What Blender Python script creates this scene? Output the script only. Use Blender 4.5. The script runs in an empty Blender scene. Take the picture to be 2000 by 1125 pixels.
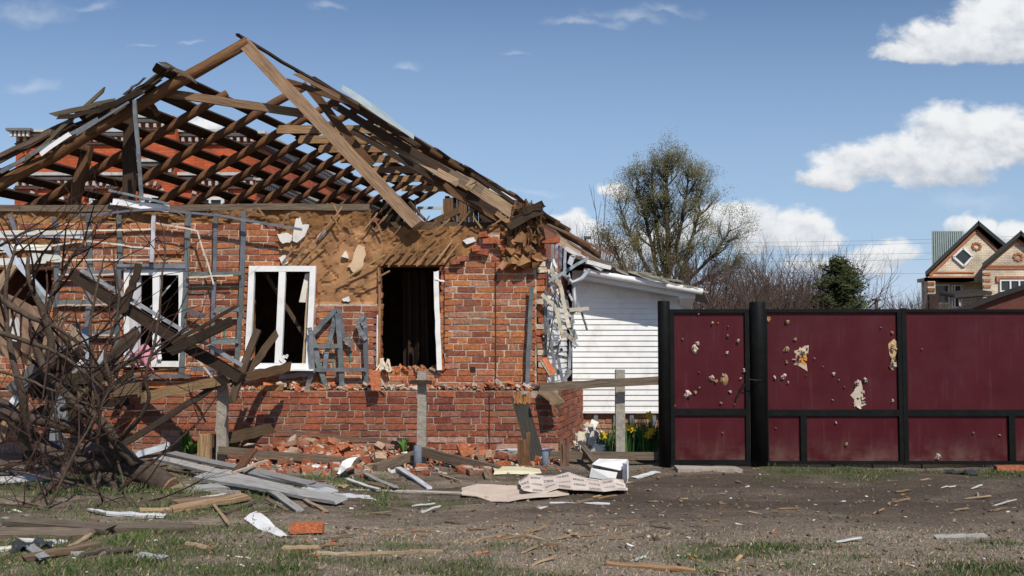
import bpy, math, random
from mathutils import Vector, noise, Matrix
random.seed(7)
R = random.random
U = random.uniform
D2R = math.radians

# ------------------------------------------------------------------ camera, sky, sun
scene = bpy.context.scene
F = 1944.0
PITCH = math.atan(102.5 / F)
EYE = 1.5
cam_d = bpy.data.cameras.new('camera')
cam = bpy.data.objects.new('camera', cam_d)
scene.collection.objects.link(cam)
cam.location = (0, 0, EYE)
cam.rotation_euler = (math.pi / 2 + PITCH, 0, 0)
cam_d.sensor_width = 36
cam_d.lens = 36 * F / 2000
cam_d.clip_end = 5000
scene.camera = cam
scene.render.resolution_x = 1024
scene.render.resolution_y = 576
scene.view_settings.view_transform = 'Standard'
scene.view_settings.look = 'None'
scene.view_settings.exposure = 0.0
scene.view_settings.gamma = 1.0

SUN_EL = D2R(47)
SUN_AZ = D2R(24)          # to the right of straight behind the camera
sd = Vector((math.sin(SUN_AZ) * math.cos(SUN_EL), -math.cos(SUN_AZ) * math.cos(SUN_EL), math.sin(SUN_EL)))
sun_d = bpy.data.lights.new('sun', 'SUN')
sun_d.energy = 4.3
sun_d.angle = D2R(0.5)
sun_d.color = (1.0, 0.93, 0.81)
sun = bpy.data.objects.new('sun', sun_d)
scene.collection.objects.link(sun)
sun.rotation_euler = sd.to_track_quat('Z', 'Y').to_euler()
sun.location = (10, -20, 30)

world = bpy.data.worlds.new('World')
scene.world = world
world.use_nodes = True
wt = world.node_tree
wt.nodes.clear()


class NT:
    """small helper to write node graphs"""
    def __init__(s, t):
        s.t = t

    def n(s, typ, **kw):
        nd = s.t.nodes.new(typ)
        for k, v in kw.items():
            setattr(nd, k, v)
        return nd

    def put(s, sock, v):
        if isinstance(v, (int, float)):
            sock.default_value = v
        elif isinstance(v, tuple):
            if len(v) == 3 and len(sock.default_value) == 4:
                v = v + (1,)
            sock.default_value = v
        else:
            s.t.links.new(v, sock)

    def m(s, op, a, b=None, c=None, clamp=False):
        nd = s.n('ShaderNodeMath', operation=op)
        nd.use_clamp = clamp
        s.put(nd.inputs[0], a)
        if b is not None:
            s.put(nd.inputs[1], b)
        if c is not None:
            s.put(nd.inputs[2], c)
        return nd.outputs[0]

    def mr(s, v, a, b, c=0.0, d=1.0, smooth=True):
        nd = s.n('ShaderNodeMapRange')
        nd.interpolation_type = 'SMOOTHSTEP' if smooth else 'LINEAR'
        s.put(nd.inputs[0], v)
        for i, q in enumerate((a, b, c, d)):
            s.put(nd.inputs[i + 1], q)
        return nd.outputs[0]

    def mix(s, f, a, b, mode='MIX'):
        nd = s.n('ShaderNodeMix', data_type='RGBA', blend_type=mode)
        s.put(nd.inputs[0], f)
        s.put(nd.inputs[6], a)
        s.put(nd.inputs[7], b)
        return nd.outputs[2]

    def noise(s, vec, scale, detail=4, rough=0.55, out=0):
        nd = s.n('ShaderNodeTexNoise')
        if vec is not None:
            s.put(nd.inputs['Vector'], vec)
        nd.inputs['Scale'].default_value = scale
        nd.inputs['Detail'].default_value = detail
        nd.inputs['Roughness'].default_value = rough
        return nd.outputs[out]


w = NT(wt)
sky = w.n('ShaderNodeTexSky')
sky.sky_type = 'NISHITA'
sky.sun_disc = False
sky.sun_elevation = SUN_EL
sky.sun_rotation = math.pi - SUN_AZ
sky.altitude = 200
sky.air_density = 1.25
sky.dust_density = 0.4
sky.ozone_density = 2.2
tc = w.n('ShaderNodeTexCoord')
sep = w.n('ShaderNodeSeparateXYZ')
wt.links.new(tc.outputs['Generated'], sep.inputs[0])
yy = w.m('MAXIMUM', sep.outputs[1], 0.02)
cu = w.m('DIVIDE', sep.outputs[0], yy)
cw = w.m('DIVIDE', sep.outputs[2], yy)
cv = w.n('ShaderNodeCombineXYZ')
w.put(cv.inputs[0], cu)
w.put(cv.inputs[1], w.m('MULTIPLY', cw, 1.35))
wn = w.n('ShaderNodeTexNoise')
w.put(wn.inputs['Vector'], cv.outputs[0])
wn.inputs['Scale'].default_value = 13
wn.inputs['Detail'].default_value = 7
wn.inputs['Roughness'].default_value = 0.55
ws = w.n('ShaderNodeSeparateColor')
wt.links.new(wn.outputs['Color'], ws.inputs[0])
pu = w.m('ADD', cu, w.m('MULTIPLY', w.m('SUBTRACT', ws.outputs[0], 0.5), 0.06))
pw = w.m('ADD', cw, w.m('MULTIPLY', w.m('SUBTRACT', ws.outputs[1], 0.5), 0.055))
fine = w.noise(cv.outputs[0], 30, 7, 0.6)


def blobs(lst):
    """soft-edged cloud cells given as picture-scale numbers around the +Y direction: returns (max value, weighted height)"""
    mx = None
    S = T = None
    for (x, y, a, b) in lst:
        du = w.m('MULTIPLY', w.m('SUBTRACT', pu, (x - 1000) / F), F / a)
        dw = w.m('MULTIPLY', w.m('SUBTRACT', pw, (665 - y) / F), F / b)
        dd = w.m('MAXIMUM', dw, w.m('MULTIPLY', dw, -1.6))
        r = w.m('SQRT', w.m('ADD', w.m('MULTIPLY', du, du), w.m('MULTIPLY', dd, dd)))
        v = w.m('SUBTRACT', 1.0, r)
        vp = w.m('MAXIMUM', v, 0.0)
        sv = w.m('MULTIPLY', vp, dw)
        mx = v if mx is None else w.m('MAXIMUM', mx, v)
        S = sv if S is None else w.m('ADD', S, sv)
        T = vp if T is None else w.m('ADD', T, vp)
    return mx, w.m('DIVIDE', S, w.m('MAXIMUM', T, 0.05))


mx, hs = blobs([
    (1915, 80, 205, 70), (1985, 35, 165, 85), (1790, 105, 100, 32),
    (1868, 268, 125, 88), (1960, 290, 160, 85), (1700, 320, 125, 62), (1800, 328, 200, 70), (1630, 350, 105, 34),
    (1202, 362, 34, 30), (1390, 440, 60, 50), (1462, 450, 95, 62), (1582, 458, 95, 62), (1520, 480, 130, 40),
    (1735, 498, 95, 48), (1650, 530, 120, 34), (1905, 438, 55, 40), (1975, 455, 60, 40),
    (1110, 440, 80, 40), (1300, 470, 90, 60), (395, 235, 45, 32), (700, 500, 300, 60), (1150, 500, 120, 60),
    (2260, 250, 200, 90), (-500, 380, 300, 90), (-300, 120, 160, 60)])
dens = w.m('ADD', mx, w.m('MULTIPLY', w.m('SUBTRACT', fine, 0.5), 0.75))
cmask = w.mr(dens, 0.04, 0.42)
wmx, whs = blobs([
    (30, 25, 140, 62), (60, 170, 90, 26), (190, 8, 60, 18), (270, 76, 50, 12), (360, 78, 45, 12), (1000, 96, 52, 12),
    (1150, 48, 130, 20), (1230, 28, 140, 26), (1310, 8, 110, 26), (785, 116, 42, 20), (1050, 372, 120, 14), (1720, 360, 90, 22), (640, 15, 60, 14),
    (1560, 560, 420, 60), (1900, 390, 200, 40), (1720, 560, 320, 80)])
wmask = w.m('MULTIPLY', w.mr(w.m('ADD', wmx, w.m('MULTIPLY', w.m('SUBTRACT', fine, 0.5), 1.3)), 0.2, 1.2), 0.42)
shade = w.mr(w.m('ADD', hs, w.m('MULTIPLY', w.m('SUBTRACT', fine, 0.5), 2.2)), -0.75, 0.55)
ccol = w.mix(shade, (6.0, 6.6, 7.6), (10.8, 11.0, 11.2))
skyc = w.mix(1.0, sky.outputs[0], (0.90, 0.985, 1.17), 'MULTIPLY')
c1 = w.mix(wmask, skyc, (8.3, 8.9, 9.8))
front = w.mr(sep.outputs[1], 0.02, 0.12)
c1 = w.mix(w.mr(cw, .36, .03, 0, .75, False), c1, (5.4, 7.6, 10.8))
c1 = w.mix(w.mr(cw, .10, -.01, 0, .6), c1, (8.6, 9.5, 10.6))
c2 = w.mix(w.m('MULTIPLY', cmask, front), c1, ccol)
bg = w.n('ShaderNodeBackground')
bg.inputs[1].default_value = 0.081
wt.links.new(c2, bg.inputs[0])
wo = w.n('ShaderNodeOutputWorld')
wt.links.new(bg.outputs[0], wo.inputs[0])

# ------------------------------------------------------------------ picture to world helpers
cp, sp = math.cos(PITCH), math.sin(PITCH)


def ray(px, py):
    x, y = px - 1000, 562.5 - py
    return Vector((x, F * cp - y * sp, F * sp + y * cp))


def P(px, py, Y):
    d = ray(px, py)
    return Vector((0, 0, EYE)) + d * (Y / d.y)


def Zy(py, Y): return P(1000, py, Y).z
def Xp(px, Y, py=620): return P(px, py, Y).x


def hgt(x, y):
    v = 0.0
    if -9 < x < 12 and 5 < y < 17:
        v = 0.045 * noise.noise(Vector((x * 0.7, y * 1.3, 0))) + 0.022 * noise.noise(Vector((x * 2.6, y * 4, 8))) + 0.012 * noise.noise(Vector((x * 7, y * 7, 3)))
        if x < 1.2:
            v += 0.10 * math.exp(-((y - 12.75) / 0.42) ** 2) * (0.6 + 0.6 * noise.noise(Vector((x * 1.7, 4, 0))))
    return v


def G(px, py, z=0.0):
    d = ray(px, py)
    t = (z - EYE) / d.z
    p = Vector((0, 0, EYE)) + d * t
    p.z = hgt(p.x, p.y) + z
    return p


# ------------------------------------------------------------------ materials
MATS = {}


def mat(name, rough=0.8, metal=0.0, ns=8.0, na=0.35, bump=0.3, bs=40.0, uv=False, stretch=(1, 1, 1), tint=None, ts=2.0, ta=0.5, spec=0.4, detail=6):
    """base colour = the face's own colour x noise variation (+ a second tint in patches)"""
    m = bpy.data.materials.new(name)
    m.use_nodes = True
    t = m.node_tree
    t.nodes.clear()
    g = NT(t)
    at = g.n('ShaderNodeAttribute', attribute_name='Col')
    co = g.n('ShaderNodeTexCoord').outputs['UV' if uv else 'Object']
    mp = g.n('ShaderNodeMapping')
    g.put(mp.inputs[0], co)
    mp.inputs['Scale'].default_value = stretch
    v = mp.outputs[0]
    n1 = g.noise(v, ns, detail, 0.6)
    f = g.mr(n1, 0.28, 0.72, 1 - na, 1 + na, False)
    cc = g.n('ShaderNodeVectorMath', operation='SCALE')
    g.put(cc.inputs[0], at.outputs['Color'])
    g.put(cc.inputs['Scale'], f)
    col = cc.outputs[0]
    if tint:
        n2 = g.noise(v, ts, 6, 0.65)
        col = g.mix(g.mr(n2, 0.5, 0.68, 0, ta), col, tint)
    p = g.n('ShaderNodeBsdfPrincipled')
    g.put(p.inputs['Base Color'], col)
    g.put(p.inputs['Roughness'], rough)
    g.put(p.inputs['Metallic'], metal)
    p.inputs['Specular IOR Level'].default_value = spec
    if bump:
        b = g.n('ShaderNodeBump')
        b.inputs['Strength'].default_value = bump
        b.inputs['Distance'].default_value = 0.02
        g.put(b.inputs['Height'], g.noise(v, bs, 5, 0.6))
        g.put(p.inputs['Normal'], b.outputs[0])
    o = g.n('ShaderNodeOutputMaterial')
    t.links.new(p.outputs[0], o.inputs[0])
    MATS[name] = m
    return m


mat('timber', 0.85, ns=3.0, na=0.5, bump=0.6, bs=9, uv=True, stretch=(1.2, 26, 1), tint=(0.05, 0.035, 0.025), ts=1.6, ta=0.6, spec=0.2)
mat('log', 0.85, ns=2.5, na=0.45, bump=0.5, bs=7, uv=True, stretch=(1.6, 14, 1), tint=(0.035, 0.022, 0.015), ts=1.2, ta=0.65, spec=0.2)
mat('brick', 0.9, ns=22, na=0.38, bump=0.9, bs=60, tint=(0.20, 0.125, 0.09), ts=1.9, ta=0.55, spec=0.25)
mat('mortar', 0.95, ns=14, na=0.3, bump=0.6, bs=50, tint=(0.20, 0.14, 0.10), ts=3, ta=0.4, spec=0.2)
mat('clay', 0.95, ns=5, na=0.30, bump=0.5, bs=24, tint=(0.22, 0.115, 0.05), ts=1.6, ta=0.45, spec=0.15)
mat('galvanised', 0.5, 0.3, ns=6, na=0.3, bump=0.25, bs=14, tint=(0.12, 0.13, 0.14), ts=5, ta=0.5)
mat('vinyl', 0.5, ns=3, na=0.08, bump=0.05, bs=20, tint=(0.42, 0.38, 0.32), ts=2.6, ta=0.4)
mat('painted_board', 0.75, ns=4, na=0.28, bump=0.4, bs=8, uv=True, stretch=(1.5, 14, 1), tint=(0.17, 0.14, 0.12), ts=2.2, ta=0.7)
mat('black_paint', 0.55, ns=9, na=0.35, bump=0.15, bs=30, tint=(0.014, 0.013, 0.013), ts=5, ta=0.5, spec=0.14)
mat('maroon_paint', 0.45, ns=1.6, na=0.16, bump=0.06, bs=4, tint=(0.075, 0.016, 0.024), ts=1.3, ta=0.6, spec=0.22)
mat('concrete', 0.92, ns=30, na=0.3, bump=0.6, bs=90, tint=(0.20, 0.18, 0.15), ts=6, ta=0.45, spec=0.2)
mat('bark', 0.9, ns=18, na=0.4, bump=0.8, bs=55, tint=(0.06, 0.043, 0.032), ts=4, ta=0.5, spec=0.2)
mat('leaf', 0.7, ns=1.2, na=0.35, bump=0, spec=0.2)
mat('paper', 0.85, ns=5, na=0.12, bump=0.25, bs=12, tint=(0.35, 0.30, 0.25), ts=3, ta=0.35)
mat('cloth', 0.9, ns=6, na=0.15, bump=0.3, bs=50)
mat('plain', 0.8, ns=6, na=0.2, bump=0.2, bs=20)
mat('roof_metal', 0.5, 0.2, ns=3, na=0.15, bump=0.1, bs=8)


mm = MATS['maroon_paint'].node_tree
g = NT(mm)
pn = [n for n in mm.nodes if n.type == 'BSDF_PRINCIPLED'][0]
oldc = pn.inputs['Base Color'].links[0].from_socket
oc = g.n('ShaderNodeTexCoord').outputs['Object']
sz = g.n('ShaderNodeSeparateXYZ')
g.put(sz.inputs[0], oc)
st_ = g.n('ShaderNodeMapping')
g.put(st_.inputs[0], oc)
st_.inputs['Scale'].default_value = (14, 1, 1.2)
streak = g.noise(st_.outputs[0], 1.4, 5, .6)
dust = g.m('MULTIPLY', g.mr(sz.outputs[2], .42, .02), g.mr(g.noise(oc, 4, 7, .65), .35, .7))
cA = g.mix(g.m('MULTIPLY', g.mr(streak, .55, .75), .35), oldc, (.12, .045, .05))
cB = g.mix(g.m('MULTIPLY', dust, .55), cA, (.17, .11, .085))
g.put(pn.inputs['Base Color'], cB)
g.put(pn.inputs['Roughness'], g.mr(g.noise(oc, 3, 5, .6), .3, .7, .34, .62))


def brickmat(name, c1, c2, mo, scale=1.0, rot=0):
    m = bpy.data.materials.new(name)
    m.use_nodes = True
    t = m.node_tree
    t.nodes.clear()
    g = NT(t)
    uvn = g.n('ShaderNodeTexCoord').outputs['UV']
    br = g.n('ShaderNodeTexBrick')
    g.put(br.inputs['Vector'], uvn)
    g.put(br.inputs['Color1'], c1)
    g.put(br.inputs['Color2'], c2)
    g.put(br.inputs['Mortar'], mo)
    br.inputs['Scale'].default_value = scale
    br.inputs['Mortar Size'].default_value = 0.012
    br.inputs['Brick Width'].default_value = 0.26
    br.inputs['Row Height'].default_value = 0.085
    n1 = g.noise(uvn, 0.7, 8, 0.65)
    f = g.mr(n1, 0.3, 0.7, 0.6, 1.3)
    cc = g.n('ShaderNodeVectorMath', operation='SCALE')
    g.put(cc.inputs[0], br.outputs[0])
    g.put(cc.inputs['Scale'], f)
    p = g.n('ShaderNodeBsdfPrincipled')
    g.put(p.inputs['Base Color'], cc.outputs[0])
    p.inputs['Roughness'].default_value = 0.9
    b = g.n('ShaderNodeBump')
    b.inputs['Strength'].default_value = 0.5
    b.inputs['Distance'].default_value = 0.01
    g.put(b.inputs['Height'], br.outputs[1])
    b.invert = True
    g.put(p.inputs['Normal'], b.outputs[0])
    o = g.n('ShaderNodeOutputMaterial')
    t.links.new(p.outputs[0], o.inputs[0])
    MATS[name] = m


brickmat('red_brickwork', (0.52, 0.095, 0.026), (0.38, 0.066, 0.021), (0.30, 0.08, 0.035))
brickmat('cream_brickwork', (0.70, 0.60, 0.46), (0.58, 0.49, 0.37), (0.42, 0.36, 0.28))
brickmat('old_brickwork', (0.34, 0.11, 0.07), (0.24, 0.09, 0.06), (0.34, 0.28, 0.22))

gm = bpy.data.materials.new('glass_dark')
gm.use_nodes = True
pb = gm.node_tree.nodes['Principled BSDF']
pb.inputs['Base Color'].default_value = (0.03, 0.035, 0.04, 1)
pb.inputs['Roughness'].default_value = 0.08
MATS['glass'] = gm

# ------------------------------------------------------------------ mesh builder
C = scene.collection


class MB:
    def __init__(s):
        s.v = []
        s.f = []
        s.c = []
        s.u = []
        s.mi = []

    def add(s, vs, fs, col, uvs=None, mi=0):
        o = len(s.v)
        s.v.extend(Vector(a) for a in vs)
        if uvs is None:
            uvs = [(a[0] + a[1], a[2]) for a in vs]
        for f in fs:
            s.f.append(tuple(i + o for i in f))
            s.c.append(col)
            s.u.append([uvs[i] for i in f])
            s.mi.append(mi)

    def box(s, c, size, rot=None, col=(.5, .5, .5), jit=0.0, mi=0):
        c = Vector(c)
        vs = []
        uv = []
        for k in range(8):
            l = Vector(((k & 1) - .5, ((k >> 1) & 1) - .5, ((k >> 2) & 1) - .5))
            l = Vector((l.x * size[0], l.y * size[1], l.z * size[2]))
            if jit:
                l += Vector((U(-jit, jit), U(-jit, jit), U(-jit, jit)))
            uv.append((l.x + l.y, l.z))
            if rot is not None:
                l = rot @ l
            vs.append(c + l)
        s.add(vs, [(0, 2, 3, 1), (4, 5, 7, 6), (0, 1, 5, 4), (2, 6, 7, 3), (0, 4, 6, 2), (1, 3, 7, 5)], col, uv, mi)

    def bar(s, x0, x1, y0, y1, z0, z1, col, jit=0.0, mi=0):
        s.box(((x0 + x1) / 2, (y0 + y1) / 2, (z0 + z1) / 2), (x1 - x0, y1 - y0, z1 - z0), None, col, jit, mi)

    def beam(s, p0, p1, w, h, col, up=(0, 0, 1), seg=5, wob=0.006, jag=0.02, taper=1.0, mi=0, sag=0.0):
        """board from p0 to p1: w across, h along 'up'; gently uneven, with rough-cut ends"""
        p0, p1 = Vector(p0), Vector(p1)
        a = (p1 - p0)
        L = a.length
        a.normalize()
        up = Vector(up)
        side = a.cross(up)
        if side.length < 1e-4:
            side = a.cross(Vector((1, 0, 0)))
        side.normalize()
        up = side.cross(a).normalized()
        off = U(0, 20)
        vs, uv = [], []
        prof = [(-.5, -.5), (.5, -.5), (.5, .5), (-.5, .5)]
        ed = [0, w, w + h, 2 * w + h]
        for i in range(seg + 1):
            t = i / seg
            ww = w * (1 + (taper - 1) * t)
            hh = h * (1 + (taper - 1) * t)
            cx = U(-wob, wob)
            cz = U(-wob, wob) - sag * 4 * t * (1 - t)
            for k, (q, r) in enumerate(prof):
                e = 0
                if i == 0:
                    e = -U(0, jag)
                if i == seg:
                    e = U(0, jag)
                p = p0 + a * (L * t + e) + side * (q * ww + cx) + up * (r * hh + cz)
                vs.append(p)
                uv.append((off + L * t, off + ed[k]))
        fs = [(3, 2, 1, 0)]
        for i in range(seg):
            o = i * 4
            for k in range(4):
                fs.append((o + k, o + (k + 1) % 4, o + 4 + (k + 1) % 4, o + 4 + k))
        o = seg * 4
        fs.append((o, o + 1, o + 2, o + 3))
        s.add(vs, fs, col, uv, mi)

    def tube(s, pts, rad, n=8, col=(.2, .15, .1), cap=True, rough=0.0, mi=0):
        pts = [Vector(p) for p in pts]
        off = U(0, 20)
        vs, uv = [], []
        ln = 0
        prev = None
        for i, p in enumerate(pts):
            if i == 0:
                a = pts[1] - p
            elif i == len(pts) - 1:
                a = p - pts[i - 1]
            else:
                a = pts[i + 1] - pts[i - 1]
            if a.length < 1e-6:
                a = Vector((0, 0, 1))
            a.normalize()
            if prev is None:
                ref = Vector((0, 0, 1)) if abs(a.z) < .9 else Vector((1, 0, 0))
                s1 = a.cross(ref).normalized()
            else:
                s1 = (prev - a * prev.dot(a))
                if s1.length < 1e-4:
                    s1 = a.orthogonal()
                s1.normalize()
            prev = s1
            s2 = a.cross(s1)
            if i:
                ln += (p - pts[i - 1]).length
            r = rad[i] if isinstance(rad, (list, tuple)) else rad
            for k in range(n):
                an = 2 * math.pi * k / n
                rr = r * (1 + U(-rough, rough))
                vs.append(p + s1 * (math.cos(an) * rr) + s2 * (math.sin(an) * rr))
                uv.append((off + ln, off + 2 * math.pi * r * k / n))
        fs = []
        for i in range(len(pts) - 1):
            for k in range(n):
                fs.append((i * n + k, i * n + (k + 1) % n, (i + 1) * n + (k + 1) % n, (i + 1) * n + k))
        if cap:
            fs.append(tuple(reversed(range(n))))
            fs.append(tuple((len(pts) - 1) * n + k for k in range(n)))
        s.add(vs, fs, col, uv, mi)

    def prism(s, poly, vec, col, mi=0):
        """flat outline extruded along vec"""
        vec = Vector(vec)
        n = len(poly)
        vs = [Vector(p) for p in poly] + [Vector(p) + vec for p in poly]
        fs = [tuple(range(n)), tuple(reversed(range(n, 2 * n)))]
        for i in range(n):
            fs.append((i, i + n, (i + 1) % n + n, (i + 1) % n))
        s.add(vs, fs, col, None, mi)

    def sheet(s, grid, col, th=0.004, back=(0, 1, 0)):
        """thin bent sheet from a grid (rows of points)"""
        nr, nc = len(grid), len(grid[0])
        bk = Vector(back) * th
        vs = [Vector(p) for r in grid for p in r]
        vs += [v + bk for v in vs]
        N = nr * nc
        fs = []
        for i in range(nr - 1):
            for j in range(nc - 1):
                a = i * nc + j
                fs.append((a, a + 1, a + nc + 1, a + nc))
                fs.append((a + N, a + N + nc, a + N + nc + 1, a + N + 1))
        for i in range(nr - 1):
            a = i * nc
            fs.append((a, a + nc, a + nc + N, a + N))
            a = i * nc + nc - 1
            fs.append((a, a + N, a + nc + N, a + nc))
        for j in range(nc - 1):
            fs.append((j, j + N, j + 1 + N, j + 1))
            a = (nr - 1) * nc + j
            fs.append((a, a + 1, a + 1 + N, a + N))
        uv = [(j * 0.1, i * 0.1) for i in range(nr) for j in range(nc)] * 2
        s.add(vs, fs, col, uv)

    def mesh(s, name, mats, off=Vector((0, 0, 0)), smooth=False):
        me = bpy.data.meshes.new(name)
        me.from_pydata([v - off for v in s.v], [], s.f)
        ca = me.color_attributes.new('Col', 'FLOAT_COLOR', 'CORNER')
        uvl = me.uv_layers.new(name='UVMap')
        cd, ud = [], []
        for c, u, f in zip(s.c, s.u, s.f):
            for k in range(len(f)):
                cd.extend((c[0], c[1], c[2], 1.0))
                ud.extend(u[k][:2])
        ca.data.foreach_set('color', cd)
        uvl.data.foreach_set('uv', ud)
        for m in (mats if isinstance(mats, (list, tuple)) else [mats]):
            me.materials.append(MATS[m])
        if any(s.mi):
            me.polygons.foreach_set('material_index', s.mi)
        if smooth:
            me.polygons.foreach_set('use_smooth', [True] * len(s.f))
        me.update()
        return me

    def build(s, name, mats, parent=None, smooth=False):
        off = Vector((0, 0, 0))
        q = parent
        while q is not None:
            off += q.location
            q = q.parent
        loc = Vector((0, 0, 0))
        if parent is None:
            n = len(s.v)
            loc = Vector((sum(v.x for v in s.v) / n, sum(v.y for v in s.v) / n, min(v.z for v in s.v)))
            off = loc
        me = s.mesh(name, mats, off, smooth)
        o = bpy.data.objects.new(name, me)
        C.objects.link(o)
        o.parent = parent
        if parent is None:
            o.location = loc
        return o


def tag(o, label=None, cat=None, group=None, kind=None):
    if label:
        o['label'] = label
    if cat:
        o['category'] = cat
    if group:
        o['group'] = group
    if kind:
        o['kind'] = kind
    elif cat and cat != 'grass':
        o['kind'] = 'thing'
    return o


def thing(name, label, cat, loc, group=None):
    o = bpy.data.objects.new(name, None)
    C.objects.link(o)
    o.location = loc
    o.empty_display_size = 0.2
    return tag(o, label, cat, group)


def vary(c, a=0.15):
    k = 1 + U(-a, a)
    return (c[0] * k, c[1] * k * (1 + U(-a, a) * .3), c[2] * k * (1 + U(-a, a) * .3))


def inpoly(x, y, poly):
    r = False
    j = len(poly) - 1
    for i in range(len(poly)):
        xi, yi = poly[i]
        xj, yj = poly[j]
        if (yi > y) != (yj > y) and x < (xj - xi) * (y - yi) / (yj - yi) + xi:
            r = not r
        j = i
    return r


# colours (linear)
WD_DARK = (0.055, 0.035, 0.024)
WD_BROWN = (0.135, 0.07, 0.036)
WD_TAN = (0.36, 0.22, 0.12)
WD_GREY = (0.17, 0.13, 0.095)
WD_ORANGE = (0.33, 0.15, 0.06)
BOARD_GREY = (0.25, 0.25, 0.25)
METAL = (0.17, 0.185, 0.20)
WHITE = (0.80, 0.80, 0.80)
CREAM = (0.72, 0.66, 0.54)
BRICKS = [(0.40, 0.145, 0.065), (0.35, 0.115, 0.055), (0.46, 0.17, 0.068), (0.24, 0.08, 0.05), (0.40, 0.19, 0.125), (0.43, 0.155, 0.062), (0.33, 0.11, 0.058), (0.37, 0.15, 0.09), (0.28, 0.09, 0.052)]
PLINTH = [(0.30, 0.10, 0.055), (0.26, 0.085, 0.05), (0.33, 0.12, 0.065), (0.20, 0.062, 0.042), (0.30, 0.13, 0.09), (0.33, 0.10, 0.055)]

# ------------------------------------------------------------------ ground
def axis(lo, hi, step, ext):
    a = []
    x = lo
    while x < hi:
        a.append(x)
        x += step
    a.append(hi)
    st = step
    l, r = [], []
    x = lo
    y = hi
    st = step * 2
    while x > -ext or y < ext:
        if x > -ext:
            x -= st
            l.append(x)
        if y < ext:
            y += st
            r.append(y)
        st *= 1.5
    return list(reversed(l)) + a + r


def grass_mask(px, py, x, y):
    n = noise.fractal(Vector((x * .9, y * 1.8, 2)), 1, 2, 4)
    g = -.3 + n * .9
    if px < 760 and 930 < py < 1010:
        g += .62
    if px < 620 and py >= 1010:
        g += .52
    if 560 <= px < 760 and 1010 <= py < 1040:
        g -= .3
    if 700 < px < 960 and 945 < py < 985:
        g += .35
    if py > 1060:
        g += .47
    if px > 1480 and 905 < py < 945:
        g += 1.0 - abs(py - 922) * .03
    if 940 <= py < 1060 and px > 800:
        g -= .35
    return g


def make_ground():
    xs = axis(-8, 9, 0.085, 1500)
    ys = axis(5, 16, 0.085, 1500)
    g = MB()
    nx = len(xs)
    vs = [(x, y, hgt(x, y)) for y in ys for x in xs]
    fs = []
    for j in range(len(ys) - 1):
        for i in range(nx - 1):
            a = j * nx + i
            fs.append((a, a + 1, a + nx + 1, a + nx))
    for f in fs:
        x, y = vs[f[0]][0], vs[f[0]][1]
        gm_ = dk = 0.0
        if 5 < y < 15 and abs(x) < 10:
            px, py = 1000 + x * F / y, 665 + EYE * F / y
            gm_ = min(1, max(0, grass_mask(px, py, x, y) * 1.6))
            dk = math.exp(-((py - 965) / 60) ** 2) * min(1, max(0, (px - 850) / 300)) * .8
        g.add([vs[k] for k in f], [(0, 1, 2, 3)], (gm_, dk, 0))
    m = bpy.data.materials.new('soil')
    m.use_nodes = True
    t = m.node_tree
    t.nodes.clear()
    q = NT(t)
    co = q.n('ShaderNodeTexCoord').outputs['Object']
    mp = q.n('ShaderNodeMapping')
    q.put(mp.inputs[0], co)
    mp.inputs['Scale'].default_value = (0.55, 1.3, 1)
    sx = q.n('ShaderNodeSeparateXYZ')
    q.put(sx.inputs[0], co)
    big = q.noise(mp.outputs[0], 0.9, 6, 0.6)
    med = q.noise(mp.outputs[0], 5, 8, 0.7)
    fin = q.noise(co, 45, 8, 0.75)
    col = q.mix(q.mr(med, 0.35, 0.65), (0.105, 0.079, 0.060), (0.235, 0.185, 0.142))
    dry = q.m('ADD', q.mr(big, 0.46, 0.62), q.mr(sx.outputs[1], 9.4, 7.4, 0, 0.8))
    dry = q.m('MULTIPLY', q.m('MINIMUM', dry, 1.0), q.mr(fin, 0.35, 0.6, 0.35, 1.0))
    col = q.mix(q.m('MULTIPLY', dry, 0.85), col, (0.40, 0.325, 0.245))
    at = q.n('ShaderNodeAttribute', attribute_name='Col')
    sc = q.n('ShaderNodeSeparateColor')
    q.put(sc.inputs[0], at.outputs['Color'])
    col = q.mix(q.m('MULTIPLY', sc.outputs[1], q.mr(med, .3, .6, .55, 1)), col, (0.072, 0.054, 0.042))
    col = q.mix(q.m('MULTIPLY', sc.outputs[0], q.mr(fin, .35, .6, .25, .8)), col, (0.075, 0.095, 0.034))
    col = q.mix(1.0, col, q.mix(q.mr(fin, 0.3, 0.7), (0.55, 0.55, 0.55), (1.35, 1.35, 1.35)), 'MULTIPLY')
    pp = q.n('ShaderNodeBsdfPrincipled')
    q.put(pp.inputs['Base Color'], col)
    pp.inputs['Roughness'].default_value = 0.95
    pp.inputs['Specular IOR Level'].default_value = 0.2
    b = q.n('ShaderNodeBump')
    b.inputs['Strength'].default_value = 0.9
    b.inputs['Distance'].default_value = 0.03
    q.put(b.inputs['Height'], q.m('ADD', fin, q.m('MULTIPLY', med, 1.5)))
    q.put(pp.inputs['Normal'], b.outputs[0])
    o = q.n('ShaderNodeOutputMaterial')
    t.links.new(pp.outputs[0], o.inputs[0])
    MATS['soil'] = m
    me = g.mesh('ground', 'soil', Vector((0, 0, 0)), True)
    ob = bpy.data.objects.new('ground', me)
    C.objects.link(ob)
    ob['kind'] = 'structure'


make_ground()

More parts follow.
